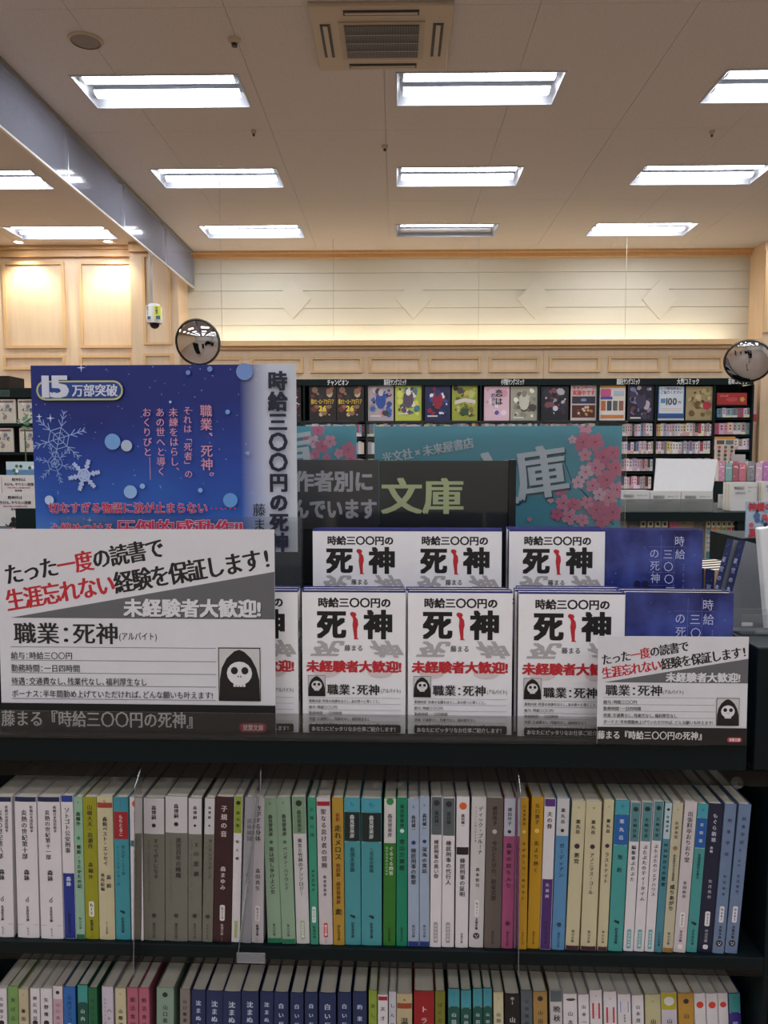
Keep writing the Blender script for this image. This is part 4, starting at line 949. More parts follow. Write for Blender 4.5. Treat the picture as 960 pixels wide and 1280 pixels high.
# ------------------------------------------------------------------ blue snow poster
def snow_mat():
    m = bpy.data.materials.new('print_blue_snow'); m.use_nodes = True; nt = m.node_tree; b = nt.nodes['Principled BSDF']; b.inputs['Roughness'].default_value = .3
    tc = nt.nodes.new('ShaderNodeTexCoord'); sx = nt.nodes.new('ShaderNodeSeparateXYZ'); nt.links.new(tc.outputs['Object'], sx.inputs[0])
    cr = nt.nodes.new('ShaderNodeValToRGB'); mr = nt.nodes.new('ShaderNodeMapRange'); mr.inputs['From Max'].default_value = .21
    nt.links.new(sx.outputs['Z'], mr.inputs['Value'])
    n = nt.nodes.new('ShaderNodeTexNoise'); n.inputs['Scale'].default_value = 9; nt.links.new(tc.outputs['Object'], n.inputs['Vector'])
    ad = nt.nodes.new('ShaderNodeMath'); ad.operation = 'MULTIPLY_ADD'; ad.inputs[1].default_value = .5; nt.links.new(n.outputs['Fac'], ad.inputs[0]); nt.links.new(mr.outputs[0], ad.inputs[2])
    nt.links.new(ad.outputs[0], cr.inputs[0]); e = cr.color_ramp.elements
    e[0].position = .15; e[0].color = (*lin('#5f8fc0'), 1); e[1].position = 1.15 if False else 1.0; e[1].color = (*lin('#16256f'), 1)
    q = e.new(.45); q.color = (*lin('#2a5cae'), 1); q = e.new(.75); q.color = (*lin('#1d3f93'), 1)
    mx = nt.nodes.new('ShaderNodeMix'); mx.data_type = 'RGBA'; m2 = nt.nodes.new('ShaderNodeMapRange'); m2.inputs['From Min'].default_value = .242; m2.inputs['From Max'].default_value = .275
    nt.links.new(sx.outputs['X'], m2.inputs['Value']); nt.links.new(m2.outputs[0], mx.inputs['Factor']); nt.links.new(cr.outputs[0], mx.inputs['A']); mx.inputs['B'].default_value = (*lin('#c3c6d2'), 1)
    v = nt.nodes.new('ShaderNodeTexVoronoi'); v.inputs['Scale'].default_value = 120; nt.links.new(tc.outputs['Object'], v.inputs['Vector'])
    lt = nt.nodes.new('ShaderNodeMath'); lt.operation = 'LESS_THAN'; lt.inputs[1].default_value = .09; nt.links.new(v.outputs['Distance'], lt.inputs[0])
    m3 = nt.nodes.new('ShaderNodeMix'); m3.data_type = 'RGBA'; m4 = nt.nodes.new('ShaderNodeMath'); m4.operation = 'MULTIPLY'; m4.inputs[1].default_value = .5
    nt.links.new(lt.outputs[0], m4.inputs[0]); nt.links.new(m4.outputs[0], m3.inputs['Factor']); nt.links.new(mx.outputs['Result'], m3.inputs['A']); m3.inputs['B'].default_value = (*lin('#b9c6e4'), 1)
    nt.links.new(m3.outputs['Result'], b.inputs['Base Color']); return m
PV = .868
pu0, pz1 = fp(38, 457, PV); pu1, pz0 = fp(372, 690, PV)
PW, PH = pu1-pu0, pz1-pz0
t = fthing('blue_poster', 'blue snow-scene poster with pink vertical lettering behind the large card', 'poster', pu0, PV, pz0)
MB().box(0, 0, 0, PW, .002, PH).obj('poster_sheet', ink('#bfc2c8'), t)
pr = Pr(.00002); k = PW/797.0; OX, OY = 92, 38
X_ = lambda x: (x-OX)*k; Y_ = lambda y: PH-(y-OY)*k
pr.rect(0, 0, PW, PH, snow_mat())
pr.rect(X_(862), 0, PW, PH, '#c0c3ca')
def snowflake(cx, cy, r, c, wd, arms=6, rings=True, a0=0):
    for i in range(arms):
        a = a0+math.pi*2*i/arms; dx, dy = math.cos(a), math.sin(a); pr.line(cx, cy, cx+dx*r, cy+dy*r, wd, c)
        for f in (.45, .7, .88):
            for s_ in (.6, -.6):
                L = r*.3*(1.1-f*.6); pr.line(cx+dx*r*f, cy+dy*r*f, cx+dx*r*f+math.cos(a+s_)*L, cy+dy*r*f+math.sin(a+s_)*L, wd, c)
    if rings:
        for f in (.22, .4):
            for i in range(arms):
                a, b_ = a0+math.pi*2*i/arms, a0+math.pi*2*(i+1)/arms; pr.line(cx+r*f*math.cos(a), cy+r*f*math.sin(a), cx+r*f*math.cos(b_), cy+r*f*math.sin(b_), wd, c)
snowflake(X_(172), Y_(255), 84*k, '#8fa8d8', 2.2*k, 6, True, .3)
snowflake(X_(160), Y_(330), 60*k, '#7f9cd0', 2*k, 6, True, .8)
snowflake(X_(248), Y_(365), 47*k, '#a9b8dc', 6*k, 6, True, .2)
for (x, y, r, c) in ((338, 265, 24, '#6f9cd0'), (380, 277, 17, '#a9b4c4'), (388, 415, 20, '#8fb0da'), (738, 60, 25, '#6f8cc4'), (570, 62, 7, '#6f86c4'), (635, 52, 8, '#6f86c4'), (686, 178, 7, '#6f9cd0'), (425, 398, 8, '#8fb0da'), (515, 148, 4, '#a9b8dc'), (690, 440, 22, '#5f94cc'), (140, 440, 14, '#b4c4dc'), (745, 300, 6, '#7f9cd0'), (600, 410, 7, '#7fa4d4')):
    pr.disc(X_(x), Y_(y), r*k, c, seg=16)
for x, y, r in ((152, 195, 14), (118, 190, 10), (250, 40+6, 14), (262, 500, 10)):
    pr.poly([(X_(x-r), Y_(y)), (X_(x), Y_(y+2)), (X_(x+r), Y_(y)), (X_(x), Y_(y-2))], '#c8d4ee'); pr.poly([(X_(x), Y_(y-r)), (X_(x+2), Y_(y)), (X_(x), Y_(y+r)), (X_(x-2), Y_(y))], '#c8d4ee')
pr.rrect(X_(112), Y_(142), X_(374), Y_(84), 28*k, '#b9b878'); pr.rrect(X_(117), Y_(137), X_(369), Y_(89), 24*k, '#1c3c84')
pr.text('15', X_(128), Y_(98), 88*k, '#c9ccd8', 'h', fit=84*k); pr.text('万部突破', X_(220), Y_(113), 38*k, '#c9ccd8', 'b', fit=138*k)
PK = '#cf8f9c'
pr.vtext('職業、死神。', X_(622), Y_(155), Y_(392), PK, 'g', 48*k); pr.vtext('それは「死者」の', X_(566), Y_(160), Y_(375), PK, 'g')
pr.vtext('未練をはらし、', X_(524), Y_(164), Y_(368), PK, 'g', 30*k); pr.vtext('あの世へと導く', X_(484), Y_(164), Y_(368), PK, 'g', 30*k); pr.vtext('おくりびと', X_(444), Y_(164), Y_(310), PK, 'g', 28*k)
pr.line(X_(450), Y_(312), X_(450), Y_(378), 1.6*k, PK)
for o_, c_, wt in ((0, '#dcd3dc', 'x'), (0, '#b82c50', 'b')):
    pr.text('切なすぎる物語に涙が止まらない', X_(138), Y_(463), 34*k, c_, wt, fit=484*k)
    pr.text('心締めつける', X_(140), Y_(526), 36*k, c_, wt, fit=196*k); pr.text('圧倒的感動作!!', X_(342), Y_(524), 54*k, c_, wt, fit=386*k)
for i in range(6): pr.disc(X_(634+14*i), Y_(464), 3*k, '#b82c50')
pr.vtext('時給三〇〇円の死神', X_(836), Y_(58), Y_(595), '#14182e', 'x', 62*k); pr.vtext('藤まる', X_(777), Y_(446), Y_(580), '#22242e', 'g', 40*k)
pr.obj('poster_print', t)
t = fthing('acrylic_poster_stand', 'clear acrylic stand holding the foot of the blue poster', 'stand', pu0+.03, PV+.004, STEP)
zt = fp(350, 646, PV)[1]-STEP
MB().box(0, -.008, .0, PW-.025, -.006, zt).box(0, .006, 0, PW-.025, .008, zt).box(0, -.006, 0, PW-.025, .006, pz0-STEP-.001).obj('acrylic_block', ACRYP, t)

# ------------------------------------------------------------------ black sign holder, small shelf signs
SV = 1.0
def sign(px0, px1, py0, py1, v, name, lab, base, fn, y1_frame=None, glare=True):
    u0, z1 = fp(px0, py0, v); u1, z0 = fp(px1, py1, v)
    t = fthing(name, lab, 'sign', u0, v, z0); W, H = u1-u0, z1-z0
    MB().box(0, 0, 0, W, .003, H).obj('sign_board', ink(base), t)
    pr = Pr(.00005 if 'blossom' in name else .0001); pr.clip = (W, H); fn(pr, W, H, W/(px1-px0)); pr.obj('sign_print', t)
    return t, W, H
def f1(pr, W, H, k):
    pr.text('文庫', 2*k, H-44*k, 48*k, '#c4cf9a', 'b', fit=104*k)
def f2(pr, W, H, k):
    pr.text('作者別に', W-106*k, H-26.5*k, 27*k, '#b9b9bd', 'h', fit=100*k, wid=1); pr.text('並んでいます', W-130*k, H-61*k, 27*k, '#b9b9bd', 'h', fit=128*k)
t, W, H = sign(474, 635, 576, 665, SV, 'shelf_sign', 'dark green sign with large pale green two-character heading', '#18211d', f1)
MB().box(W, -.006, -.07, W+.009, .006, H+.001).obj('holder_edge', BLACK, t); MB().box(-.12, .004, -.07, W, .008, H*.1).obj('holder_back', BLACK, t)
for x in (.0, W-.03): MB().box(x, .008, -.16, x+.02, .02, .02).obj('holder_foot', BLACK, t)
c1 = MB().box(-.001, -.003, 0, W, -.0015, H+.001).obj('clear_cover', clear('sign_film', (.99, .99, .99), .2, .06, 0), t)
t, W, H = sign(300, 473.5, 575, 661, SV, 'notice_sign', 'charcoal sign with grey two-line lettering beside the green heading sign', '#201f22', f2)
MB().box(-.001, -.003, 0, W, -.0015, H+.001).obj('clear_cover', clear('sign_film_grey', (.99, .99, .99), .3, .08, .01), t)
MB().box(.0, .004, -.16, .03, .012, .02).box(W-.03, .004, -.16, W, .012, .02).obj('holder_foot', BLACK, t)

# cherry blossom posters in clear sleeves
TURQ = '#4f99a8'
def blossom(pr, x, y, r, R, c=None):
    c = c or R.choice(['#d98aa0', '#cf6f88', '#e0b0bc', '#d890a2', '#c96a86']); a0 = R.uniform(0, 6)
    pts = []
    for i in range(45):                                   # five notched petals in one outline
        a = 2*math.pi*i/45; q = abs(math.cos(2.5*a)); rr = r*(.5+.62*q**.6 - (.14 if i % 9 == 0 else 0))
        pts.append((x+rr*math.cos(a+a0), y+rr*math.sin(a+a0)))
    pr.fan(x, y, pts, c); z0 = pr.z
    pr.disc(x, y, r*.16, '#b03a5a', seg=6); z1 = pr.z
    for i in range(5):
        a = a0+.63+i*2*math.pi/5; pr.z = z0; pr.disc(x+math.cos(a)*r*.4, y+math.sin(a)*r*.4, r*.06, '#9a3450', seg=4)
    pr.z = z1
def fb(pr, W, H, k):
    pr.rect(0, 0, W, H, TURQ); R = random.Random(12)
    pr.line(W-52*k, 55*k, W-8*k, 8*k, 1.6*k, '#3a2a30'); pr.line(W-75*k, 100*k, W-60*k, 60*k, 1.2*k, '#3a2a30')
    for (px, py, r) in ((730, 534, 9), (727, 553, 12), (742, 553, 11), (714, 550, 5), (730, 569, 8), (752, 572, 12), (743, 585, 11), (764, 566, 9), (731, 590, 9), (768, 585, 11), (757, 600, 12), (722, 603, 8), (740, 607, 9), (770, 612, 10), (701, 613, 8), (760, 622, 11), (704, 629, 10), (718, 631, 9), (745, 637, 12), (733, 628, 8), (696, 643, 8), (712, 646, 10), (765, 640, 12), (752, 652, 9), (662, 649, 3), (728, 650, 8), (688, 625, 4), (748, 618, 8)):
        blossom(pr, (px-468)*k, (664-py)*k, r*k, R)
    a = math.radians(10)
    x, y = 12*k, H-39*k
    for i, ch in enumerate('光文社×未来屋書店'):
        s_ = 13*k; pr.glyphs(ch, x+s_*i*.99*math.cos(a)+4*k, y+s_*i*.99*math.sin(a), s_*1.02, s_*1.1, '#c4ccd0', 'M', a)
    pr.up()
    for ch, px, py, sz in (('文', 612, 600, 70), ('庫', 676, 590, 66)):
        pr.glyphs(ch, (px-468+2)*k, (664-py-2)*k, sz*k, sz*1.05*k, '#1f4a54', 'b', .14); pr.up(); pr.glyphs(ch, (px-468)*k, (664-py)*k, sz*k, sz*1.05*k, '#c9ced2', 'b', .14); pr.up()
TV = 1.22
t, W, H = sign(468, 775, 533, 664, TV, 'blossom_poster', 'turquoise poster with pink blossom and big white characters in a clear sleeve', TURQ, fb)
sh = MB().box(-.012, -.006, -.03, W+.006, -.0045, H+.008).obj('clear_sleeve', None, t) if False else MB().box(-.012, -.006, -.03, W+.006, -.0045, H+.008).obj('clear_sleeve', clear('sleeve', (.95, .97, .97), .25, .05, .01), t)
def fc(pr, W, H, k):
    pr.rect(0, 0, W, H, TURQ); R = random.Random(5); o = 448
    for (px, py, r) in ((400, 538, 8), (394, 552, 8), (405, 558, 9), (415, 552, 8), (384, 547, 4), (396, 568, 6), (388, 572, 6), (426, 567, 6), (438, 562, 9), (441, 573, 8), (411, 572, 5), (425, 600, 10), (400, 612, 10), (440, 620, 10)):
        blossom(pr, W-(o-px)*k, H-(py-533)*k, r*k, R)
    pr.glyphs('庫', W-85*k, H-36*k, 66*k, 66*k, '#c9ced2', 'b', .14); pr.up()
t, W, H = sign(250, 446, 533, 664, TV, 'blossom_poster', 'turquoise blossom poster half hidden behind the blue poster and charcoal sign', TURQ, fc)
MB().box(-.01, -.006, -.03, W+.004, -.0045, H+.008).obj('clear_sleeve', clear('sleeve_2', (.95, .97, .97), .25, .05, .01), t)
b = MB().box(-.36, 1.215, 0, .42, 1.5, EYE-.1215-.03).obj('rear_bookcase', DARK2); tag(b, 'dark bookcase behind carrying the turquoise blossom posters', 'bookcase')

# ------------------------------------------------------------------ small things at the right behind the blue covers
DTZ = EYE-.323
t = thing('display_table', 'dark table of cream-edged paperbacks behind the blue display copies', 'table', (0, 0, 0))
MB().box(.43, 1.08, DTZ-.03, 1.2, 1.75, DTZ).obj('table_top', DARK2, t); MB().box(.45, 1.1, 0, 1.18, 1.72, DTZ-.03).obj('body', DARK2, t)
RZ = EYE-.264
def shelf_stack(px, py_t, Y, zb, n, tw, lean, lab, grp, colf, cols, step, W=.107, H=.149, T=.014, gray=False):
    p = at(px, py_t, Y); cv, pg = face_book(W, H, T, cols, False, 'pagec')
    pr = Pr(.0001); pr.rect(0, 0, W, H, colf)
    R = random.Random(n)
    if gray:
        barcode(pr, .5*W, .60*H, .3*W, .06*H, R); pr.text('定価本体六〇〇円', .45*W, .5*H, .004, '#3a3c44', 'g'); pr.text('双葉文庫', .4*W, .3*H, .005, '#3a3c44', 'g')
    else: pr.rect(.12*W, .5*H, .2*W, .85*H, '#7a3a24'); pr.vtext('短篇集', .3*W, .85*H, .5*H, '#5a3a24', 'm'); pr.rect(0, 0, W, .3*H, '#b08a60')
    o = pr.obj('cover_print', None); cm = o.data; bpy.data.objects.remove(o)
    s2 = Pr(.0001); s2.rect(0, 0, T, H, '#232a52')
    for i in range(16): s2.disc(R.uniform(.15, .85)*T, R.uniform(.05, .95)*H, .0007, '#8a90c0', seg=5)
    s2.vtext('星空の本', T/2, .85*H, .5*H, '#9aa0c8', 'b', T*.6)
    o = s2.obj('spine_print', None); sm = o.data; bpy.data.objects.remove(o)
    for k in range(n):
        t = thing('paperback', lab[min(k, len(lab)-1)] + ('' if k < 2 else ', %s from the front' % ('third', 'fourth', 'fifth')[k-2]), 'book', (p.x+step[0]*k, Y+step[1]*k, zb), group=grp)
        t.rotation_euler = (Matrix.Rotation(tw, 3, 'Z') @ Matrix.Rotation(lean, 3, 'Y')).to_euler()
        link('cover', cv, t); link('page_block', pg, t); link('cover_print', cm, t)
        q = link('spine_print', sm, t); q.rotation_euler = (0, 0, -math.pi/2); q.location = (0, T, 0)
shelf_stack(893, 722, 1.17, DTZ, 5, math.radians(24), 0, ['tan-covered paperback with navy spine on the dark table', 'navy-spined paperback copy behind the tan-covered one'], 'tan paperbacks with navy spines', '#b59470', '#232a52', (-.0085, .0185), H=.147, T=.0175)
t = MB().box(.515, 1.02, DTZ, .80, 1.075, RZ).obj('riser', DARK2); tag(t, 'dark riser under the leaning grey-backed books at right', 'riser')
MB().box(.515, 1.02, 0, .80, 1.07, DTZ).obj('riser_leg', DARK2, t)
shelf_stack(898, 776, 1.03, RZ, 2, math.radians(16), math.radians(15), ['leaning paperback with grey back cover and speckled navy spine, nearer one', 'leaning navy-spined paperback just behind the grey-backed one'], 'leaning grey-backed books', '#77797f', '#232a52', (-.009, .016), W=.12, H=.153, T=.013, gray=True)
# white sign frame at the right edge
Y = .98; p = at(963, 822, Y)
t = thing('standing_sign', 'white plastic framed sign leaning at the right edge of the view', 'sign', (p.x, Y, RZ+.0)); t.rotation_euler = (0, math.radians(-7), math.radians(4))
H = .172; W = .24; fwd = .013
b = MB(); b.box(0, 0, 0, fwd, .012, H).box(W-fwd, 0, 0, W, .012, H).box(fwd, 0, H-fwd, W-fwd, .012, H).box(fwd, 0, 0, W-fwd, .012, fwd); b.obj('frame', WHITE, t, bevel=.002)
MB().box(fwd*.8, .005, fwd*.8, W-fwd*.8, .009, H-fwd*.8).obj('insert', ink('#d2d0cf'), t)
MB().box(.0, .0, -(RZ-DTZ)*0-.0, W, .03, .001).obj('foot', WHITE, t)
b = MB().box(.36+.02, .97, DTZ-.4, .9, 1.015, RZ).obj('sign_ledge', DARK2); tag(b, 'dark ledge carrying the white sign frame at the right edge', 'ledge')
MB().box(.40, .975, 0, .88, 1.01, DTZ-.4).obj('ledge_base', DARK2, b)
# colourful big book at right edge beyond
Y = 2.2; p = at(932, 672, Y); q = at(990, 627, Y); W, H = q.x-p.x, q.z-p.z
t = thing('picture_magazine', 'pale blue magazine with red lettering beyond the white sign frame', 'magazine', p); MB().box(0, 0, 0, W, .006, H).obj('cover', ink('#8fa4b8'), t)
pr = Pr(.0001); pr.rect(0, 0, W, H, '#a9b8c4'); R = random.Random(21)
for _ in range(26): pr.disc(R.uniform(.1, .9)*W, R.uniform(.12, .8)*H, R.uniform(.004, .01), R.choice(['#4f6a94', '#c4525c', '#d8dce0', '#3a3040', '#7fb0c0']), seg=7)
pr.text('神様の台所', .03*W, .86*H, .026, '#b8343f', 'h', fit=.9*W); pr.text('夏の物語', .05*W, .14*H, .026, '#b8343f', 'h', fit=.85*W); pr.obj('cover_print', t)
b = MB().box(p.x-.02, Y-.03, 0, q.x+.1, Y+.2, p.z).obj('magazine_table', DARK); tag(b, 'dark stand under the pale blue magazine', 'stand')
# clear price holder on the end unit
u, z = fp(925, 803, .79)
t = fthing('clear_card_holder', 'small clear acrylic holder with a painted white highlight on the end unit', 'holder', u, .79, NZ)
MB().box(0, 0, 0, .09, .0015, .022).box(0, .02, 0, .09, .0215, .024).box(0, .0015, 0, .09, .02, .0015).obj('acrylic_body', ACRYP, t)
MB().box(.002, .0016, .010, .013, .0024, .0135).obj('highlight_strip', WHITE, t)  # white strip stands in for the highlight on the acrylic

# ------------------------------------------------------------------ spine rows
def T(s_, y0, y1, c='#2a2728', x=0.0, wt='g', w_=.62): return ('t', s_, y0, y1, c, x, wt, w_)
def B_(y0, y1, c): return ('b', y0, y1, c)
def D(y, c, r=.22): return ('d', y, c, r)
def PL(y0, y1, s_, c='#d9d5d2', tc='#2a2728', w_=.62): return ('p', y0, y1, s_, c, tc, w_)
def LG(y, c='#232022', k='s'): return ('l', y, c, k)
K = '#262325'; NV = '#1e2350'
def dk(c):                                               # shade on the shelved spines put into their colours, pale ones less
    r, g, b_ = (int(c[i:i+2], 16) for i in (1, 3, 5)); f = .94 if max(r, g, b_)-min(r, g, b_) < 25 and min(r, g, b_) > 150 else .86
    return '#%02x%02x%02x' % (int(r*f), int(g*f), int(b_*f))
def build_spine(name, lab, grp, pts, v, depth, col, prims, zbase, page='pages'):
    (xtl, xtr, xbl, xbr, yt, yb) = pts
    ub, zb = fp(xbl, yb, v); ub2, _ = fp(xbr, yb, v); ut, zt = fp(xtl, yt, v)
    h = math.hypot(ut-ub, zt-zbase); lean = math.atan2(ut-ub, zt-zbase); wd = (ub2-ub)*math.cos(lean)-.0003
    t = fthing(name, lab, 'book', ub, v, zbase + (max(0, wd*math.sin(lean)) if lean > 0 else 0)*1.0, grp, lean=lean)
    cv, pg, bend = spine_book(wd, h, depth, dk(col), None, page=page); link('cover', cv, t); link('page_block', pg, t)
    pr = Pr(.00007)
    for p in prims:
        Y_ = lambda f: h*(1-f)
        if p[0] == 'b': pr.rect(.0004, Y_(p[2]) if p[2] < 1 else .0004, wd-.0004, Y_(p[1]) if p[1] > 0 else h-.0002, dk(p[3]), 6)
        elif p[0] == 't': pr.vtext(p[1], wd*(.5+p[5]), Y_(p[2]), Y_(p[3]), p[4], p[6], wd*p[7])
        elif p[0] == 'd': pr.disc(wd/2, Y_(p[1]), min(wd*p[3], .004), p[2], seg=14)
        elif p[0] == 'p':
            pr.rrect(wd*(.5-p[6]/2), Y_(p[2]), wd*(.5+p[6]/2), Y_(p[1]), wd*p[6]*.3, p[4])
            if p[3]: pr.vtext(p[3], wd/2, Y_(p[1]+.012), Y_(p[2]-.012), p[5], 'b', wd*p[6]*.7)
        elif p[0] == 'l':
            y = Y_(p[1]); r = min(wd*.2, .0022)
            if p[3] == 'bird': pr.disc(wd/2, y, r*1.1, p[2], r*.5); pr.disc(wd/2+r*.6, y-r*.6, r*.7, p[2], r*.4); pr.disc(wd/2-r*.8, y+r*.4, r*.4, p[2])
            elif p[3] == 's':
                for i in range(6): a = i*math.pi/3; pr.disc(wd/2+r*.7*math.cos(a), y+r*.7*math.sin(a), r*.55, p[2], r*.3, 6, a)
            elif p[3] == 'face': pr.disc(wd/2, y, r*1.5, p[2], r*1.5, 14); pr.disc(wd/2-r*.5, y+r*.3, r*.3, '#c9c4c2', seg=6); pr.disc(wd/2+r*.5, y+r*.3, r*.3, '#c9c4c2', seg=6); pr.disc(wd/2, y-r*.5, r*.5, '#c9c4c2', r*.25, 6)
            elif p[3] == 'pen': pr.ring(wd/2, y, r*.8, r*.5, p[2]); pr.line(wd/2, y+r*.6, wd/2+r*.8, y+r*1.8, r*.3, p[2])
        elif p[0] == 'hl': pr.line(.0004, Y_(p[1]), wd-.0004, Y_(p[1]), .0003, p[2])
    if pr.P: pr.obj('spine_print', t, bend)
    return t
WH = '#dbd3d4'; TL = '#4a9ea3'; CR = '#d9cda6'; TP = '#7d7a6b'; SG = '#97b394'; LB = '#93a5c0'
def enn(n_): return [B_(0, .035, NV), T(n_[0], .09, .44, K, -.06, 'm', .5) , T('新編日本国防戦争', .06, .25, K, .27, 'g', .22), T('森詠', .51, .59, K, 0, 'b', .34), LG(.73, K, 'pen'), T('文芸社文庫', .77, .88, K, 0, 'b', .2), ('hl', .905, '#6a6664'), T('も42', .92, .98, K, 0, 'g', .14)]
def mori(t_, sub): return [B_(0, .25, '#cac4c3'), T('森博嗣', .05, .15, K, 0, 'b', .28), D(.19, K, .1), T(t_, .28, .56, '#2d2b26', .1, 'm', .4), T(sub, .29, .72, '#4e4b42', -.24, 'g', .2), LG(.82, '#2a2622'), T('講談社文庫', .87, .98, '#3a372f', 0, 'g', .2)]
def tealb(top, auth, title, bandc='#0e2224'): return [B_(0, .085, '#4aa6b4'), T(top, .01, .07, '#1f6a86', 0, 'b', .3), ('hl', .09, '#d0d8d8'), B_(.095, .29, bandc), ('hl', .295, '#d0d8d8'), T(auth, .11, .27, '#c9cccc', 0, 'm', .34), T(title, .33, .5, '#0f3c42', 0, 'm', .36), LG(.80, '#10282c', 'bird'), T('幻冬舎文庫', .84, .95, '#14343a', 0, 'b', .24)]
def kado(auth, title, y1, dot='#2a6a4a', foot=None):
    r = [T('も', .02, .05, K, 0, 'g', .2), T(auth, .11, .26, K, 0, 'b', .32), D(.30, dot, .13), T(title, .33, y1, K, 0, 'm', .36), T('角川文庫', .86, .95, K, 0, 'g', .22)]
    if foot: r.append(B_(.965, 1, foot))
    return r
def butab(t_, y1): return [B_(0, .26, '#5a8f92'), D(.045, '#13302f', .26), T('矢崎存美', .1, .24, '#12302f', 0, 'm', .4), T(t_, .28, y1, K, 0, 'm', .46), PL(.85, .98, '光文社文庫', '#5a9a9c', '#d0d8d8', .4)]
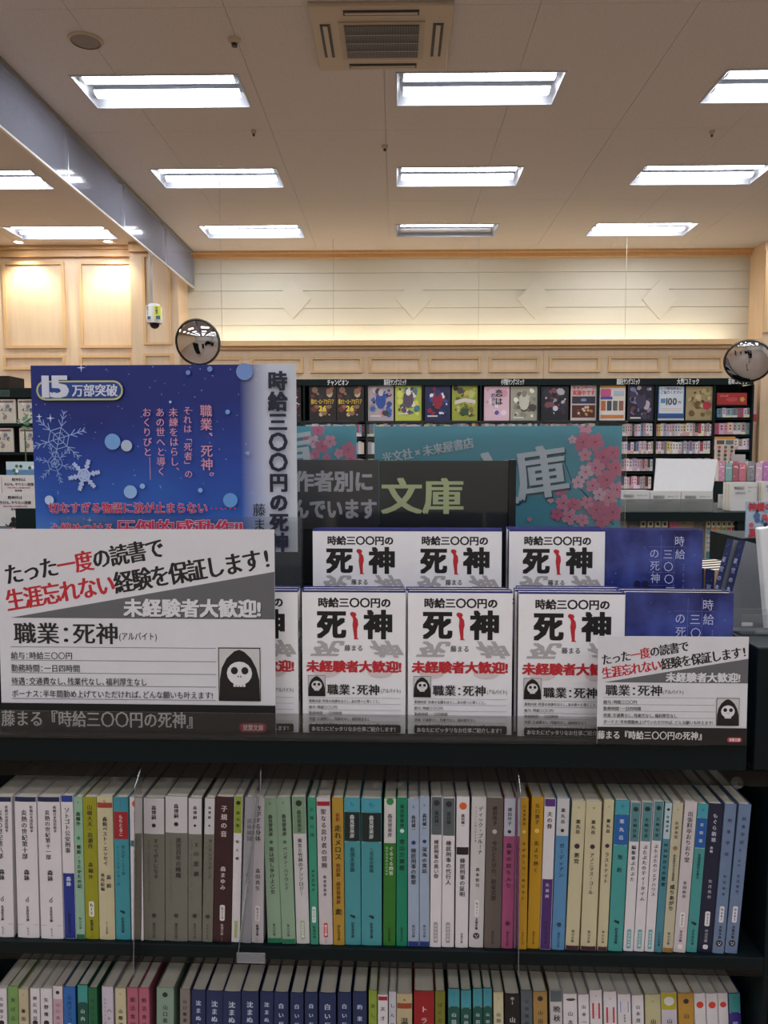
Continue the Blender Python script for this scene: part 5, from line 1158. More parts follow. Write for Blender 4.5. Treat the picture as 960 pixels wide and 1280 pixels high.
ROW1 = [
 ((-12,17,-8,18), WH, enn(('炎熱の世紀第八部',)), 'broad white paperback with navy top band cut by the left edge'),
 ((18,46,23,50), WH, enn(('炎熱の世紀第十部',)), 'broad white paperback with navy top band'),
 ((46.5,75.5,52,80), WH, enn(('炎熱の世紀第十一部',)), 'broad white paperback with navy top band and small pen mark'),
 ((76,89.5,81,96), WH, [B_(0,.045,'#24409a'), B_(.54,1,'#1f3590'), T('ソトゴト公安刑事', .08, .4, K, 0, 'm', .5), T('森詠', .56,.63,'#c8cbe0',0,'b',.4), T('祥伝社文庫',.82,.96,'#101c50',0,'b',.3)], 'slim paperback, white above and royal blue below'),
 ((92,103,96,107), '#9cc4a4', [T('も',.02,.05,K,0,'g',.3), T('森鷗外',.1,.2,K,0,'b',.5), D(.285,'#2a7a4a',.2), T('舞姫・うたかたの記',.33,.64,K,0,'b',.5), T('角川文庫',.84,.93,K,0,'g',.3), B_(.965,1,'#2f6a4a')], 'slim pale green paperback with dark green foot'),
 ((103.5,120.5,107.5,124.5), '#a3a11f', [T('山椒大夫・高瀬舟',.05,.36,K,0,'m',.42), T('森鷗外',.45,.58,K,0,'m',.36), PL(.73,.84,'も15','#cfcabc',K,.4), T('新潮文庫',.86,.94,K,0,'b',.3), T('438',.945,.99,K,0,'g',.2)], 'olive yellow paperback'),
 ((121,141,125,144.5), CR, [T('も',.02,.05,K,0,'g',.2), B_(.045,.08,'#b0402f'), T('12',.09,.11,'#c08a70',0,'g',.2), T('森毅ベスト・エッセイ',.14,.48,K,0,'m',.42), T('森毅',.53,.65,K,.18,'m',.3), T('池内紀編',.53,.66,K,-.22,'m',.26), T('ちくま文庫',.87,.96,K,0,'g',.24)], 'cream paperback with narrow red band'),
 ((141.5,161,145.5,164), '#43a0ab', [B_(0,.09,'#3f97a8'), T('も72',.01,.07,'#1f6a86',0,'g',.25), B_(.1,.29,'#b02530'), T('もりとるこ',.12,.27,'#d8c0c0',0,'b',.3), T('マンマ・ミーア',.33,.55,'#123c44',.1,'m',.34), T('ローマでお買い物三昧',.33,.62,'#1c5a62',-.24,'g',.2), LG(.80,'#10282c','bird'), T('幻冬舎文庫',.84,.95,'#14343a',0,'b',.24)], 'bright teal paperback with a red upper band'),
 ((162,178.5,165,180), WH, [D(.045,'#c9461f',.3), T('森村誠一',.09,.2,K,0,'b',.4), B_(.3,.34,'#5a6f86'), T('家族の裁判',.36,.6,K,0,'m',.45)], 'white paperback with orange dot behind the clear divider'),
 ((179.5,206,180.5,206.5), TP, mori('すべてがFになる', 'THE PERFECT INSIDER'), 'broad taupe paperback with white top, left of its twins'),
 ((206.5,235,207,235), TP, mori('迷宮百年の睡魔', 'LABYRINTH IN ARM OF MORPHEUS'), 'widest taupe paperback with white top'),
 ((235.5,255.5,235.5,252.5), TP, mori('χの悲劇', 'THE TRAGEDY OF CHI'), 'narrower taupe paperback with white top'),
 ((256,269,253,266), TP, mori('マンマンブラザーズ', 'THE BROTHERS'), 'slimmest taupe paperback with white top beside the maroon one'),
 ((269.5,292.5,266.5,289), '#3c1a20', [T('子規の音',.05,.28,'#c9bcb8',0,'m',.36), T('森まゆみ',.47,.64,'#c9bcb8',0,'m',.3), PL(.74,.85,'も214','#cfc8c4',K,.28), T('新潮文庫',.87,.95,'#b9a8a4',0,'m',.24), T('520',.96,.99,'#b9a8a4',0,'g',.2)], 'dark maroon paperback with white label'),
 ((293,306,289.5,300), WH, [B_(0,.25,'#93a832'), D(.045,K,.26), T('森山隆',.09,.22,K,0,'m',.4), T('街と嘘',.28,.45,K,0,'m',.4), PL(.85,.97,'','#9aa86a',K,.35)], 'white paperback with lime top behind the slanted divider'),
 ((306.5,315,301,314), '#9a989b', [T('武術靖国',.14,.3,'#5a585c',0,'m',.5), T('森靖生',.5,.66,'#6a686c',0,'m',.4)], 'grey paperback half veiled by the slanted clear divider'),
 ((315.5,328,314.5,329.5), '#c0b8ba', [T('数学する身体',.05,.3,K,0,'m',.5), T('森田真生',.48,.64,K,0,'m',.4), PL(.74,.85,'も421','#cdc8c6',K,.42), T('新潮文庫',.87,.95,K,0,'b',.3), T('490',.96,.99,K,0,'g',.3)], 'pale grey paperback with white label right of the slanted divider'),
 ((328.5,345,335,352.5), SG, kado('森見登美彦','夜は短し歩けよ乙女',.66,'#2a6a4a','#1f7a55'), 'pale green paperback with green foot, leaning left one of a pair'),
 ((345.5,364,353,370), SG, kado('森見登美彦','ペンギン・ハイウェイ',.63,'#2a6a4a','#1f7a55'), 'pale green paperback with green foot, right one of a pair'),
 ((365,384,371,387.5), '#cbc5c4', [B_(0,.25,'#7fa07c'), D(.045,K,.24), T('森見登美彦',.09,.24,K,0,'m',.34), T('美女と竹林のアンソロジー',.28,.67,K,0,'m',.42), PL(.84,.97,'光文社文庫','#97a486','#d8dcd0',.34)], 'white paperback with sage green top'),
 ((384.5,394.5,388.5,398.5), '#3d9c7c', [T('太陽の塔',.05,.28,'#16423a',0,'b',.5), T('森見登美彦',.48,.64,'#16423a',0,'m',.4), PL(.74,.85,'も291','#cfd4ce',K,.5), T('新潮文庫',.87,.96,'#16423a',0,'b',.36)], 'slim jade green paperback'),
 ((395.5,414.5,399.5,416.5), '#cbbfc0', [B_(.025,.055,'#b0202a'), T('聖なる怠け者の冒険',.07,.48,K,0,'m',.44), T('森見登美彦',.52,.67,K,0,'m',.26), PL(.85,.95,'朝日文庫','#c03a40','#e0d0d0',.3), T('680',.96,.99,K,0,'b',.2)], 'white paperback with red top line'),
 ((415,429.5,417,431), '#bd9433', [T('新釈',.1,.16,'#7a2a18',0,'b',.5), T('走れメロス',.18,.42,'#2a2010',0,'b',.62), T('他四篇・森見登美彦',.44,.72,'#6a2a18',0,'b',.4), T('走',.74,.8,'#2a2010',0,'h',.6), T('祥伝社文庫',.86,.97,'#4a3410',0,'m',.3)], 'mustard yellow paperback with brown lettering'),
 ((430,450.5,431.5,451.5), TL, tealb('も','森見登美彦','有頂天家族'), 'teal paperback with black author band, narrower left one'),
 ((451.5,477.5,452,477.5), TL, tealb('も','森見登美彦','二代目の帰朝'), 'wide teal paperback with black author band'),
 ((480,495.5,479,494.5), '#2f7a26', [B_(0,.3,'#cdc9c6'), D(.02,'#2f7a3a',.3), T('森見登美彦',.1,.26,K,0,'m',.4), T('ぐるぐる問答',.32,.52,'#c8d4c0',.12,'m',.36), T('森見登美彦氏対談集',.32,.52,'#a9c09a',-.25,'g',.22), T('小学館文庫',.87,.97,'#123a10',0,'g',.26)], 'grass green paperback with white top'),
 ((496,509.5,495.5,509), '#0f8a66', [T('森見登美彦',.04,.2,'#0a2a22',0,'b',.4), D(.22,'#c0ccc6',.2), T('宵山万華鏡',.27,.49,'#0a3a2c',0,'b',.5), T('集英社文庫',.87,.97,'#0a3a2c',0,'g',.26)], 'emerald green paperback'),
 ((510,524.5,510,524), '#a9b8cd', [T('も',.04,.07,K,0,'g',.3), T('森村誠一',.11,.22,K,0,'b',.42), D(.295,'#22306e',.2), T('棟居刑事の断罪',.33,.58,K,0,'m',.5), T('角川文庫',.85,.94,K,0,'g',.3), B_(.965,1,'#263a86')], 'pale blue paperback with dark blue foot, left of a pair'),
 ((524.5,538.5,524.5,537), '#a9b8cd', [T('も',.04,.07,K,0,'g',.3), T('森村誠一',.11,.22,K,0,'b',.42), D(.295,'#22306e',.2), T('深海の寓話',.33,.51,K,0,'m',.5), T('角川文庫',.85,.94,K,0,'g',.3), B_(.965,1,'#263a86')], 'pale blue paperback with dark blue foot, right of a pair'),
 ((539,553,537.5,551.5), WH, [B_(0,.25,'#5b6668'), D(.04,K,.28), T('森村誠一',.09,.2,K,0,'b',.4), T('棟居刑事の黒い祭',.28,.54,K,0,'m',.46), PL(.83,.97,'光文社文庫','#8f8d8c','#d0cecc',.36)], 'white paperback with slate grey top, slimmer left one'),
 ((553.5,570.5,552,567.5), WH, [B_(0,.25,'#5b6668'), D(.04,K,.26), T('森村誠一',.09,.2,K,0,'b',.36), T('棟居刑事の代行人',.28,.58,K,0,'m',.44), PL(.83,.97,'光文社文庫','#8f8d8c','#d0cecc',.34)], 'white paperback with slate grey top, wider right one'),
 ((571,589,569,585), WH, [D(.06,'#c9562a',.3), T('森村誠一',.11,.2,K,0,'b',.34), B_(.33,.38,'#1c1a1b'), T('棟居刑事の証明',.4,.66,K,0,'m',.44), T('双葉文庫',.9,.97,K,0,'g',.24)], 'white paperback with orange dot and black band'),
 ((590,607,586,604), '#c8c3c0', [T('ディック・ブルーナ',.06,.38,K,.14,'m',.36), T('ミッフィーと歩いた60年',.06,.3,'#4a4648',-.2,'g',.18), T('森本俊司',.46,.6,K,0,'m',.28), PL(.68,.79,'も311','#d2cecb',K,.3), T('文春文庫',.8,.88,K,0,'b',.24), LG(.92,K,'face')], 'off-white paperback with a round black face mark'),
 ((608.5,630,605,626), '#6b5f58', [T('諸田玲子',.05,.18,'#1f1a18',0,'b',.3), D(.22,'#b0a8a0',.14), T('今ひとたびの、和泉式部',.28,.68,'#26201e',0,'m',.34), T('集英社文庫',.88,.97,'#2a2422',0,'g',.18)], 'broad brown grey paperback'),
 ((630.5,644.5,626.5,641), '#b0527e', [B_(0,.25,'#b9bdc6'), T('諸田玲子',.06,.18,K,0,'b',.36), D(.22,K,.16), T('森家の討ち入り',.29,.6,'#2a1a28',0,'m',.46), LG(.83,'#2a1a28'), T('講談社文庫',.88,.98,'#3a1a30',0,'g',.24)], 'rose pink paperback with pale grey top'),
 ((641+4,650,641.5,646.5), '#7d5a74', [T('八木',.3,.5,'#3a2234',0,'b',.5)], 'thin mauve book edge veiled by the clear divider'),
 ((650.5,664.5,648,658.5), '#cf9a1c', [T('八木沢里志',.04,.18,'#3a2a10',0,'b',.4), D(.22,'#d8b85a',.2), T('手がかりは一皿の中に',.28,.68,'#4a3410',0,'m',.4), T('集英社文庫',.88,.97,'#4a3410',0,'g',.22)], 'amber yellow paperback, left of a pair'),
 ((665,680,659,674), '#cf9a1c', [T('矢口敦子',.04,.18,'#3a2a10',0,'b',.4), D(.22,'#d8b85a',.2), T('炎より熱く',.28,.5,'#3a2a10',0,'m',.44), T('集英社文庫',.88,.97,'#4a3410',0,'g',.22)], 'amber yellow paperback, right of a pair'),
 ((681,696,674.5,688.5), WH, [B_(0,.05,'#5a2f7e'), B_(.53,1,'#512a72'), T('夫の骨',.08,.2,K,0,'m',.5), T('矢樹純',.55,.66,'#b9a8cc',0,'b',.34), T('祥伝社文庫',.8,.97,'#2a1440',0,'g',.28)], 'paperback, white above and purple below'),
 ((696.5,714.5,689.5,705.5), '#5d94c0', [B_(0,.245,'#c6c2c2'), T('薬丸岳',.06,.17,K,0,'b',.34), D(.21,K,.14), T('ガーディアン',.29,.52,'#1c2a3a',0,'m',.4), LG(.83,'#1c2a3a'), T('講談社文庫',.88,.98,'#1c3a5a',0,'g',.22)], 'sky blue paperback with white top'),
 ((715.5,732.5,706.5,723.5), CR, [T('や',.03,.06,K,0,'g',.2), T('薬丸岳',.12,.22,K,0,'b',.34), D(.3,'#3a2030',.2), T('悪党',.34,.42,K,0,'m',.4), T('角川文庫',.86,.95,K,0,'g',.24), B_(.97,1,'#4a2438')], 'cream paperback with maroon foot, left of three'),
 ((733,755,725.5,745), CR, [T('や',.03,.06,K,0,'g',.2), T('薬丸岳',.12,.22,K,0,'b',.28), D(.3,'#3a2030',.16), T('アノニマス・コール',.34,.62,K,0,'m',.36), T('角川文庫',.86,.95,K,0,'g',.2), B_(.97,1,'#4a2438')], 'wide cream paperback with maroon foot, middle of three'),
 ((755.5,769,746.5,759), CR, [T('や',.03,.06,K,0,'g',.2), T('薬丸岳',.12,.22,K,0,'b',.42), D(.3,'#3a2030',.22), T('ラストナイト',.34,.55,K,0,'m',.5), T('角川文庫',.86,.95,K,0,'g',.28), B_(.97,1,'#4a2438')], 'slim cream paperback with maroon foot, right of three'),
 ((769.5,788,760,778), '#4aa39e', tealb('や','薬丸岳','誓約','#2163b0'), 'teal paperback with blue author band, wider one'),
 ((789,803,779,791.5), WH, butab('編集者ぶたぶた',.53), 'white paperback with teal grey top, left of three'),
 ((803.5,817.5,792,805), WH, butab('ぶたぶたのティータイム',.66), 'white paperback with teal grey top, middle of three'),
 ((818,831,805.5,817.5), WH, butab('ぶたぶたのシェアハウス',.63), 'white paperback with teal grey top, right of three'),
 ((831.5,841,818,827.5), '#4f8f9c', [B_(0,.24,'#b0c4c6'), D(.045,K,.2), T('矢崎存美',.08,.2,K,0,'m',.4), T('NNNからの使者',.26,.56,'#0e2c34',0,'b',.6), T('ハルキ文庫',.86,.96,'#0e2c34',0,'g',.4)], 'slim steel teal paperback leaning with pale top'),
 ((841.5,856,828,841), '#cfc6a8', [T('や',.03,.06,K,0,'g',.2), T('矢沢永吉',.12,.24,K,0,'m',.38), D(.3,'#8a6a3a',.22), T('新装版矢沢永吉激論集',.34,.52,K,0,'g',.3), T('成りあがり',.54,.72,K,0,'b',.5), T('角川文庫',.86,.95,K,0,'g',.28), B_(.97,1,'#a87a3a')], 'beige paperback with tan foot'),
 ((856.5,872,841.5,857), '#cbc0c0', [T('出張料亭おりおり堂',.06,.4,K,0,'m',.46), T('安田依央',.52,.64,K,0,'m',.32), PL(.73,.83,'や645','#d4cecc',K,.4), T('中公文庫',.85,.93,K,0,'m',.3), PL(.945,.975,'','#d8d4d0',K,.4)], 'pinkish white paperback with white label'),
 ((872.5,885.5,857.5,871), '#4aa09c', tealb('や','安田龍','北海道廃市の殺人','#1f5fb0'), 'teal paperback with blue author band, slimmer one near the end'),
 ((886,906,871.5,890), '#171c3a', [T('もぐら新章',.06,.26,'#c0c0cc',0,'m',.34), T('血戦',.28,.33,'#c0c0cc',-.1,'b',.2), T('矢月秀作',.5,.64,'#a9aabb',0,'m',.26), PL(.72,.82,'や533','#cfccd0',K,.34), T('中公文庫',.84,.93,'#a9aabb',0,'m',.24), PL(.945,.975,'660','#cfccd0',K,.34)], 'dark navy paperback with white lettering'),
 ((906.5,923,890.5,905), '#7388a8', [T('刑事学校',.07,.37,'#1c2434',0,'m',.36), T('矢月秀作',.46,.62,'#1c2434',0,'m',.28), PL(.68,.79,'や681','#cfccd0',K,.4), T('文春文庫',.81,.9,K,0,'b',.24), LG(.93,K,'face')], 'slate blue paperback with white label, left of the last two'),
 ((924,942,906,921.5), '#7388a8', [T('刑事学校Ⅱ',.07,.33,'#1c2434',0,'m',.34), T('愚犯',.36,.42,'#1c2434',-.05,'m',.2), T('矢月秀作',.46,.6,'#1c2434',0,'m',.28), PL(.68,.79,'や682','#cfccd0',K,.4), T('文春文庫',.81,.9,K,0,'b',.24), LG(.93,K,'face')], 'slate blue paperback with white label, last at the right'),
]
for i, (xs, col, prims, look) in enumerate(ROW1):
    f = max(0, min(1, (xs[0]-0)/900)); R = random.Random(i)
    yt = 996 + 2*f + (7 if xs[0] > 700 else 0)*max(0, (xs[0]-600)/300) + R.choice([-1.5, 0, 0, .8]); yb = 1180 + 10*f
    if i in (0, 1, 2): yt = 995.5
    if look.startswith('dark maroon'): yt = 996
    if look.startswith('slim paperback, white above'): yt = 994
    if 'no_extra' in look: pass
    build_spine('paperback', '%s, upper shelf' % look, 'paperbacks on the upper spine shelf', (*xs, yt, yb), .75 + R.uniform(0, .0015), .1045, col, prims, S1+.0003)

SNT = '#1e2f5c'
def snt(t_, y1): return [T(t_, .04+.03, y1, '#c0c8d8', 0, 'm', .4), T('山崎豊子', .6, .8, '#c0c8d8', 0, 'm', .3)]
DG = '#14564a'
def yk(): return [B_(0, .125, '#4a9fae'), T('や13', .02, .1, '#1f6a86', 0, 'g', .3), ('hl', .13, '#d0d8d8'), T('山田悠介', .16, .36, '#b9c8c4', 0, 'm', .42), T('奥の奥の森の奥に', .42, .8, '#b9c8c4', 0, 'm', .4)]
def koji(a): return [B_(.0, .03, '#cdc6c6'), T('C', .03, .06, K, 0, 'g', .25), ('r', 0), B_(.0, .0, WH), T('山本', .4, .5, K, 0, 'm', .3), T(a, .22, .5, K, .2, 'm', .3), T('大江戸', .22, .5, K, -.2, 'm', .26)]
ROW2 = [
 ((-5,8), 1233, WH, [T('矢野帰子',.06,.25,'#6a6668',0,'b',.4), D(.27,K,.26), B_(.33,1,'#2f6a44')], 'white paperback with green lower half cut by the left edge'),
 ((9,22), 1231, '#7fa85c', [T('東ば忘れたい',.07,.5,'#2a4a24',0,'m',.46)], 'leaf green paperback at the left'),
 ((23,35), 1234, '#cfbf9c', [T('や',.03,.06,K,0,'g',.2), T('藤田宜永選',.14,.45,K,0,'b',.44)], 'cream paperback with bold black name, left end'),
 ((36.5,48.5), 1234.5, WH, [T('柳広司田',.05,.26,'#4a464c',0,'b',.44), D(.27,K,.28), B_(.31,1,'#1c1418')], 'white paperback with black lower half'),
 ((49.5,64), 1234.5, WH, [T('矢野隆',.06,.23,K,0,'b',.4), D(.27,K,.24), B_(.31,1,'#7a64a0')], 'white paperback with violet lower half'),
 ((65,77.5), 1231, '#d2aeb8', [B_(0,.1,'#d4ccce'), D(.05,K,.2), T('山口恵子',.12,.32,'#8a6a74',0,'m',.4), T('うつ',.34,.5,K,0,'b',.42)], 'pale pink paperback'),
 ((78.5,93.5), 1232, '#2b6fbc', [T('山内マリコ',.06,.27,'#122a50',0,'b',.4), D(.3,'#c9d0dc',.24)], 'bright blue paperback'),
 ((96.5,109.5), 1228.5, DG, [B_(0,.13,'#43a29c'), ('hl',.135,'#d0d8d8'), T('山内マリコ',.17,.45,'#b9ccc4',0,'m',.44)], 'dark green paperback with teal top, left end'),
 ((110,121), 1232, '#1d6a40', [T('あの子は貴族',.07,.4,'#0e3a22',0,'m',.46)], 'forest green paperback'),
 ((127,141), 1231, '#c6bcc6', [T('ハトシェプ',.15,.45,K,.15,'m',.42), T('古代エジプト王朝',.08,.32,'#5a565c',-.22,'g',.24)], 'lilac white paperback beside a dark gap'),
 ((143,156.5), 1234, CR, [T('や',.03,.06,K,0,'g',.2), T('山際淳司',.15,.36,K,0,'b',.42)], 'cream paperback left of the two rose ones'),
 ((158,172), 1233, '#c0687c', [T('婚活食堂1',.06,.38,'#3a1a28',0,'m',.5)], 'rose paperback, left of a pair'),
 ((173,186), 1233, '#c0687c', [T('婚活食堂2',.06,.38,'#3a1a28',0,'m',.5)], 'rose paperback, right of a pair'),
 ((196,217.5), 1232, '#8fa792', [D(.05,K,.16), T('山口恵以',.12,.32,K,.02,'m',.3), B_(.36,1,'#c9c8c2')], 'wide sage green paperback with white lower half'),
 ((225,237.5), 1234, '#8d827c', [T('山口瞳選',.07,.26,K,0,'b',.4), D(.3,'#c9c6c2',.26)], 'grey brown paperback left of the navy run'),
 ((239,256.5), 1236, SNT, snt('沈まぬ太陽一', .42), 'navy paperback, first of the navy run'),
 ((257.5,278.5), 1237, SNT, snt('沈まぬ太陽二', .42), 'navy paperback, second of the navy run'),
 ((279,301), 1237, SNT, snt('沈まぬ太陽三', .42), 'navy paperback, third of the navy run'),
 ((301.5,323), 1237.5, SNT, snt('沈まぬ太陽四', .42), 'navy paperback, fourth of the navy run'),
 ((325,341.5), 1238, SNT, snt('沈まぬ太陽五', .42), 'navy paperback, fifth of the navy run'),
 ((342.5,360.5), 1238, SNT, snt('白い巨塔一', .42), 'navy paperback, sixth of the navy run'),
 ((363,379.5), 1238, SNT, snt('白い巨塔二', .42), 'navy paperback, seventh of the navy run'),
 ((381,397), 1238, SNT, snt('白い巨塔三', .42), 'navy paperback, eighth of the navy run'),
 ((399,420), 1238, SNT, snt('白い巨塔四', .42), 'navy paperback, ninth of the navy run'),
 ((422,439), 1239, SNT, snt('白い巨塔五', .42), 'navy paperback, tenth of the navy run'),
 ((441,458.5), 1238, SNT, snt('約束の海', .42), 'navy paperback, last of the navy run'),
 ((461,471.5), 1236, '#94ab3c', [T('美しい心',.08,.36,'#3a4a18',0,'m',.56)], 'slim lime paperback after the navy run'),
 ((472.5,485), 1241, WH, [B_(.01,.04,'#b0202a'), T('天才に',.07,.28,K,0,'m',.5), T('なりたい',.3,.5,K,0,'m',.5)], 'white paperback with red top line, lower row'),
 ((486,495.5), 1238, '#c4c0c6', [T('しんせかい',.07,.42,K,0,'m',.6)], 'slim white paperback beside the red-lined one'),
 ((496,515.5), 1240, '#cdbb90', [LG(.045,'#8a4a2a'), B_(.07,.11,'#a84a2c'), T('温泉文学',.17,.44,K,0,'m',.5)], 'sand coloured paperback with rust band'),
 ((517.5,543), 1239, '#a51c22', [T('トラッシュ',.09,.5,'#d8b8b4',0,'m',.34)], 'thick crimson paperback'),
 ((544,556.5), 1239, '#7f8028', [T('ばくだん園',.07,.36,'#2f3210',0,'m',.5)], 'olive paperback before a dark gap'),
 ((560,575), 1236, DG, yk(), 'dark green paperback with light blue top, first of four'),
 ((576,589.5), 1238, DG, yk(), 'dark green paperback with light blue top, second of four'),
 ((591,603.5), 1236, DG, yk(), 'dark green paperback with light blue top, third of four'),
 ((604,615.5), 1236, DG, yk(), 'dark green paperback with light blue top, fourth of four'),
 ((617,629.5), 1241, CR, [T('や',.03,.06,K,0,'g',.2), T('山田ルイ53世',.14,.44,K,0,'b',.44)], 'cream paperback left of the black one'),
 ((631,650), 1242, '#161315', [T('や1',.02,.08,'#b9b5b5',0,'b',.3), T('山吹静吽',.15,.45,'#c0bcbc',0,'b',.4)], 'black paperback with white lettering'),
 ((651,665.5), 1238, '#5d666e', [T('山前譲編',.05,.26,'#2a2e34',0,'b',.36), D(.29,'#b0b4b8',.26)], 'slate grey paperback'),
 ((666.5,684), 1239, '#b08a4c', [D(.05,K,.2), T('山田宗樹',.12,.36,'#3a2a18',0,'m',.36)], 'tan paperback'),
 ((687.5,703), 1239, '#c4bfbc', [B_(0,.08,'#5f6a72'), T('晩秋の陰画',.1,.42,K,.05,'m',.6)], 'off-white paperback with slate top'),
 ((704,721.5), 1243, WH, [T('山本甲士',.11,.36,'#4a4648',0,'m',.4), ('e', .02)], 'white paperback with a brown oval mark at the top'),
 ((723,736.5), 1244, WH, [T('山本一力',.06,.28,K,0,'b',.4), D(.31,K,.24)], 'white paperback with plain black name, right part'),
 ((737.5,753), 1239, WH, [T('C',.02,.06,K,0,'g',.2), ('q',.09,.2,'#b02a34'), T('大江戸',.25,.45,K,.2,'m',.34), T('両国橋',.25,.45,K,-.22,'m',.34)], 'white paperback with red square, left of a pair'),
 ((754.5,771), 1240, WH, [T('C',.03,.07,K,0,'g',.2), ('q',.11,.22,'#b02a34'), T('大江戸',.27,.46,K,.2,'m',.34), T('北斎画',.27,.46,K,-.22,'m',.34)], 'white paperback with red square, right of a pair'),
 ((772.5,789), 1244, WH, [('q',.05,.13,'#2f6fc0'), T('680',.14,.2,K,0,'b',.26), T('夏の闇',.25,.45,K,0,'m',.44)], 'white paperback with blue square'),
 ((790,804.5), 1244, WH, [T('山本周五郎',.06,.3,K,0,'m',.4), D(.33,K,.22)], 'white paperback right of the blue-square one'),
 ((806.5,826), 1244, '#cfc698', [T('や',.03,.07,K,0,'g',.16), T('山本文緒',.16,.4,K,0,'b',.36)], 'pale yellow paperback'),
 ((826.5,846), 1240, '#c4bcc4', [B_(0,.12,'#c4b428'), ('e2', .06), T('山本幸久',.17,.4,K,0,'m',.36)], 'lilac paperback with bright yellow patterned top'),
 ((847.5,867), 1241, '#c8963c', [D(.055,K,.18), T('山本幸久',.12,.42,'#3a2a18',0,'m',.36)], 'golden orange paperback'),
 ((868,882.5), 1243, WH, [D(.08,'#c83c28',.32), T('夜宵',.18,.5,K,.16,'m',.4), T('山本',.2,.5,K,-.24,'g',.3)], 'white paperback with red dot, first of three'),
 ((883,897.5), 1243, WH, [D(.08,'#c83c28',.32), T('夜宵',.18,.5,K,.16,'m',.4), T('山本',.2,.5,K,-.24,'g',.3)], 'white paperback with red dot, second of three'),
 ((898,910.5), 1241, WH, [D(.08,'#c83c28',.32), T('夜宵',.18,.5,K,.16,'m',.4), T('山本',.2,.5,K,-.24,'g',.3)], 'white paperback with red dot, third of three'),
 ((911,926), 1237, '#43348c', [B_(0,.13,'#43a09c'), T('や15',.02,.1,'#1f6a86',0,'g',.3), ('hl',.135,'#d0d8d8'), T('晴川志',.18,.36,'#a9a8cc',0,'m',.44)], 'purple paperback with teal top at the right end'),
]
V2 = .775
leanprof = [(0, 5), (170, 2), (235, 0), (269, -3), (290, -4), (330, 6), (390, 4), (450, 1), (500, 0), (560, -2), (600, -3.5), (660, -6), (720, -9), (780, -10), (840, -13), (900, -16), (945, -19)]
def leanat(x):
    for (a, b_), (c, d) in zip(leanprof[:-1], leanprof[1:]):
        if x <= c: return b_+(d-b_)*(x-a)/(c-a)
    return -19
for i, ((x0, x1), yt, col, prims, look) in enumerate(ROW2):
    u0, zt = fp(x0, yt, V2); u1, _ = fp(x1, yt, V2); R = random.Random(i+100)
    h = zt-(S2+.0003); lean = leanat(x0)/190*.8 + .026*0; 
    if 186 < x0 < 460: lean = (x0-480)*-.00009
    wd = (u1-u0)-.0003
    ub = u0 - math.tan(lean)*h
    t = fthing('paperback', '%s, lower shelf' % look, 'book', ub, V2+R.uniform(0, .002), S2+.0003+max(0, wd*math.sin(lean)), 'paperbacks on the lower spine shelf', lean=lean)
    h2 = min(h/math.cos(lean)*.985 if lean > 0 else h/math.cos(lean), .16)
    cv, pg, bend = spine_book(wd, h2, .1045, dk(col), None); link('cover', cv, t); link('page_block', pg, t)
    pr = Pr(.00007); Y_ = lambda f: h2*(1-f)
    for p in prims:
        if p[0] == 'b' and p[2] > p[1]: pr.rect(.0004, Y_(p[2]) if p[2] < 1 else .0004, wd-.0004, Y_(p[1]) if p[1] > 0 else h2-.0002, dk(p[3]), 6)
        elif p[0] == 't': pr.vtext(p[1], wd*(.5+p[5]), Y_(p[2]), Y_(p[3]), p[4], p[6], wd*p[7])
        elif p[0] == 'd': pr.disc(wd/2, Y_(p[1]), min(wd*p[3], .004), p[2], seg=14)
        elif p[0] == 'hl': pr.line(.0004, Y_(p[1]), wd-.0004, Y_(p[1]), .0004, p[2])
        elif p[0] == 'q': pr.rect(wd*.18, Y_(p[2]), wd*.82, Y_(p[1]), p[3]); pr.vtext('文庫', wd*.5, Y_(p[1]+.01), Y_(p[2]-.01), '#d8c0c0', 'b', wd*.4)
        elif p[0] == 'e': pr.disc(wd*.55, Y_(.04), wd*.36, '#4a4038', .0015)
        elif p[0] == 'e2': pr.disc(wd*.5, Y_(.06), wd*.34, '#c9c6c4', .005)
        elif p[0] == 'l': pr.disc(wd/2, Y_(p[1]), .0014, p[2], .001)
    pr.obj('spine_print', t, bend)

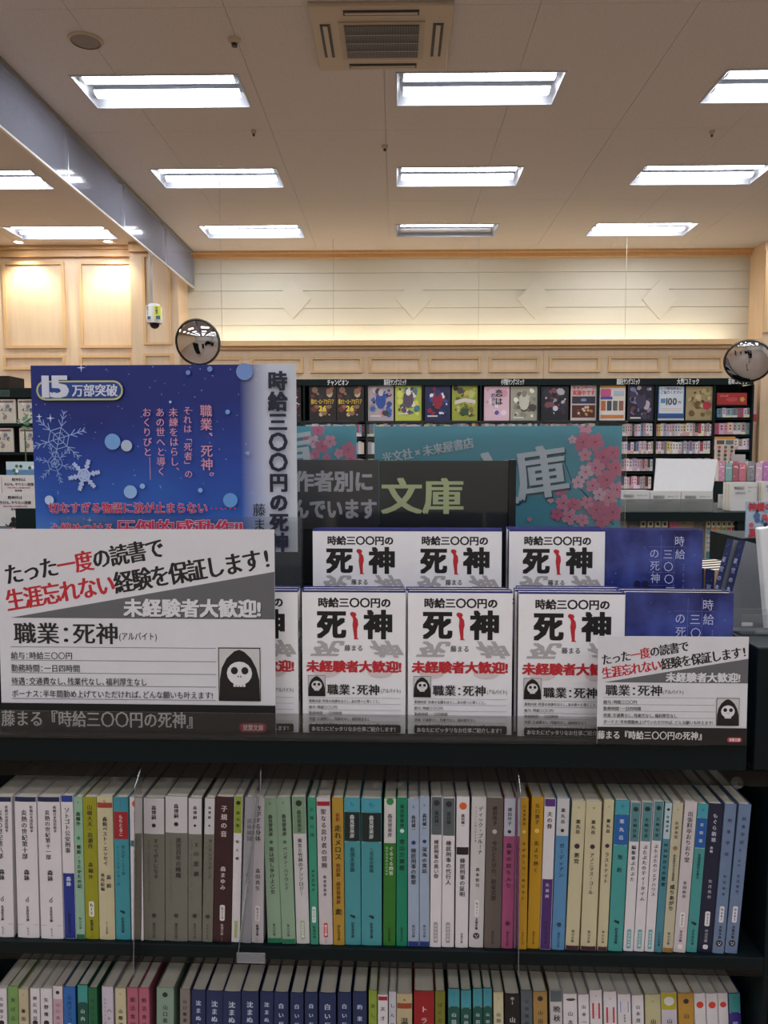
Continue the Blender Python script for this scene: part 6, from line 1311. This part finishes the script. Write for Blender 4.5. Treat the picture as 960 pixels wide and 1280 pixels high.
# clear author dividers between the books
DIV = clear('divider', (.66, .67, .68), .35, .12, .3, (.4, .4, .42))
def divider(pxt, pxb, pyt, pyb, lab, slant=0, foot=0):
    ut, zt = fp(pxt, pyt, .735); ub, zb = fp(pxb, pyb, .735)
    t = fthing('clear_divider', lab, 'divider', ub, .727, zb, 'clear dividers between the spines')
    b = MB(); H = zt-zb; d = ut-ub; n_ = .0009
    y0, y1 = 0, .021
    b.v = [(0, y0, 0), (0, y1, 0), (d, y1+.0, H), (d+slant, y0, H*.93)]; b.v += [(x+n_, y, z) for x, y, z in b.v]
    b.f = [[0,1,2,3],[4,7,6,5],[0,4,5,1],[1,5,6,2],[2,6,7,3],[3,7,4,0]]; b.m = [0]*6; b.obj('plate', DIV, t)
    if foot: MB().box(0, 0, -.001, foot, .002, .009).obj('foot_tab', ACRY2, t)
divider(171, 170, 962, 1214, 'clear divider left of the taupe paperbacks')
divider(322, 298, 962, 1196, 'slanted clear divider right of the maroon paperback', .004, .029)
divider(649, 646, 968, 1214, 'clear divider in front of the amber yellow paperbacks')
# smoky clear strips hanging under the shelf fronts
SMOKE = clear('smoked_strip', (.50, .51, .51), .1, .1, 0)
MB().box(UL, .7425, fp(480, 976, .742)[1], UR, .7435, FAS0-.001).obj('hanging_strip', SMOKE, case)
MB().box(UL, .7455, fp(480, 1210, .745)[1], UR, .7465, S1-BT).obj('hanging_strip', SMOKE, case)
# crinkled film tags on some page tops
FILM = clear('film', (.9, .9, .92), .8, .12, .1, (.6, .6, .6))
for k, (px, py, v, z) in enumerate(((137, 976, .775, 0), (205, 974, .775, 0), (400, 976, .77, 0), (465, 973, .77, 0), (493, 975, .77, 0), (650, 974, .77, 0))):
    u, zz = fp(px, py, v)
    t = fthing('film_tag', 'tiny crinkled clear film tag on the page tops, %s' % ('above the olive spine', 'above the taupe spines', 'above the red-lined spine', 'above the wide teal spine', 'above the emerald spine', 'above the amber spines')[k], 'film', u, v, EYE-.3465, 'clear film tags on the page tops', turn=.3*(k % 3)-.3)
    b = MB(); b.poly([(0,0,0),(.006,0,0),(.008,.001,.006),(.002,.002,.007)]).poly([(.006,0,0),(.009,.003,.001),(.011,.003,.007),(.008,.001,.006)]).obj('film', FILM, t)

bpy.data.objects.remove(gob)
bpy.data.scenes.remove(GS)
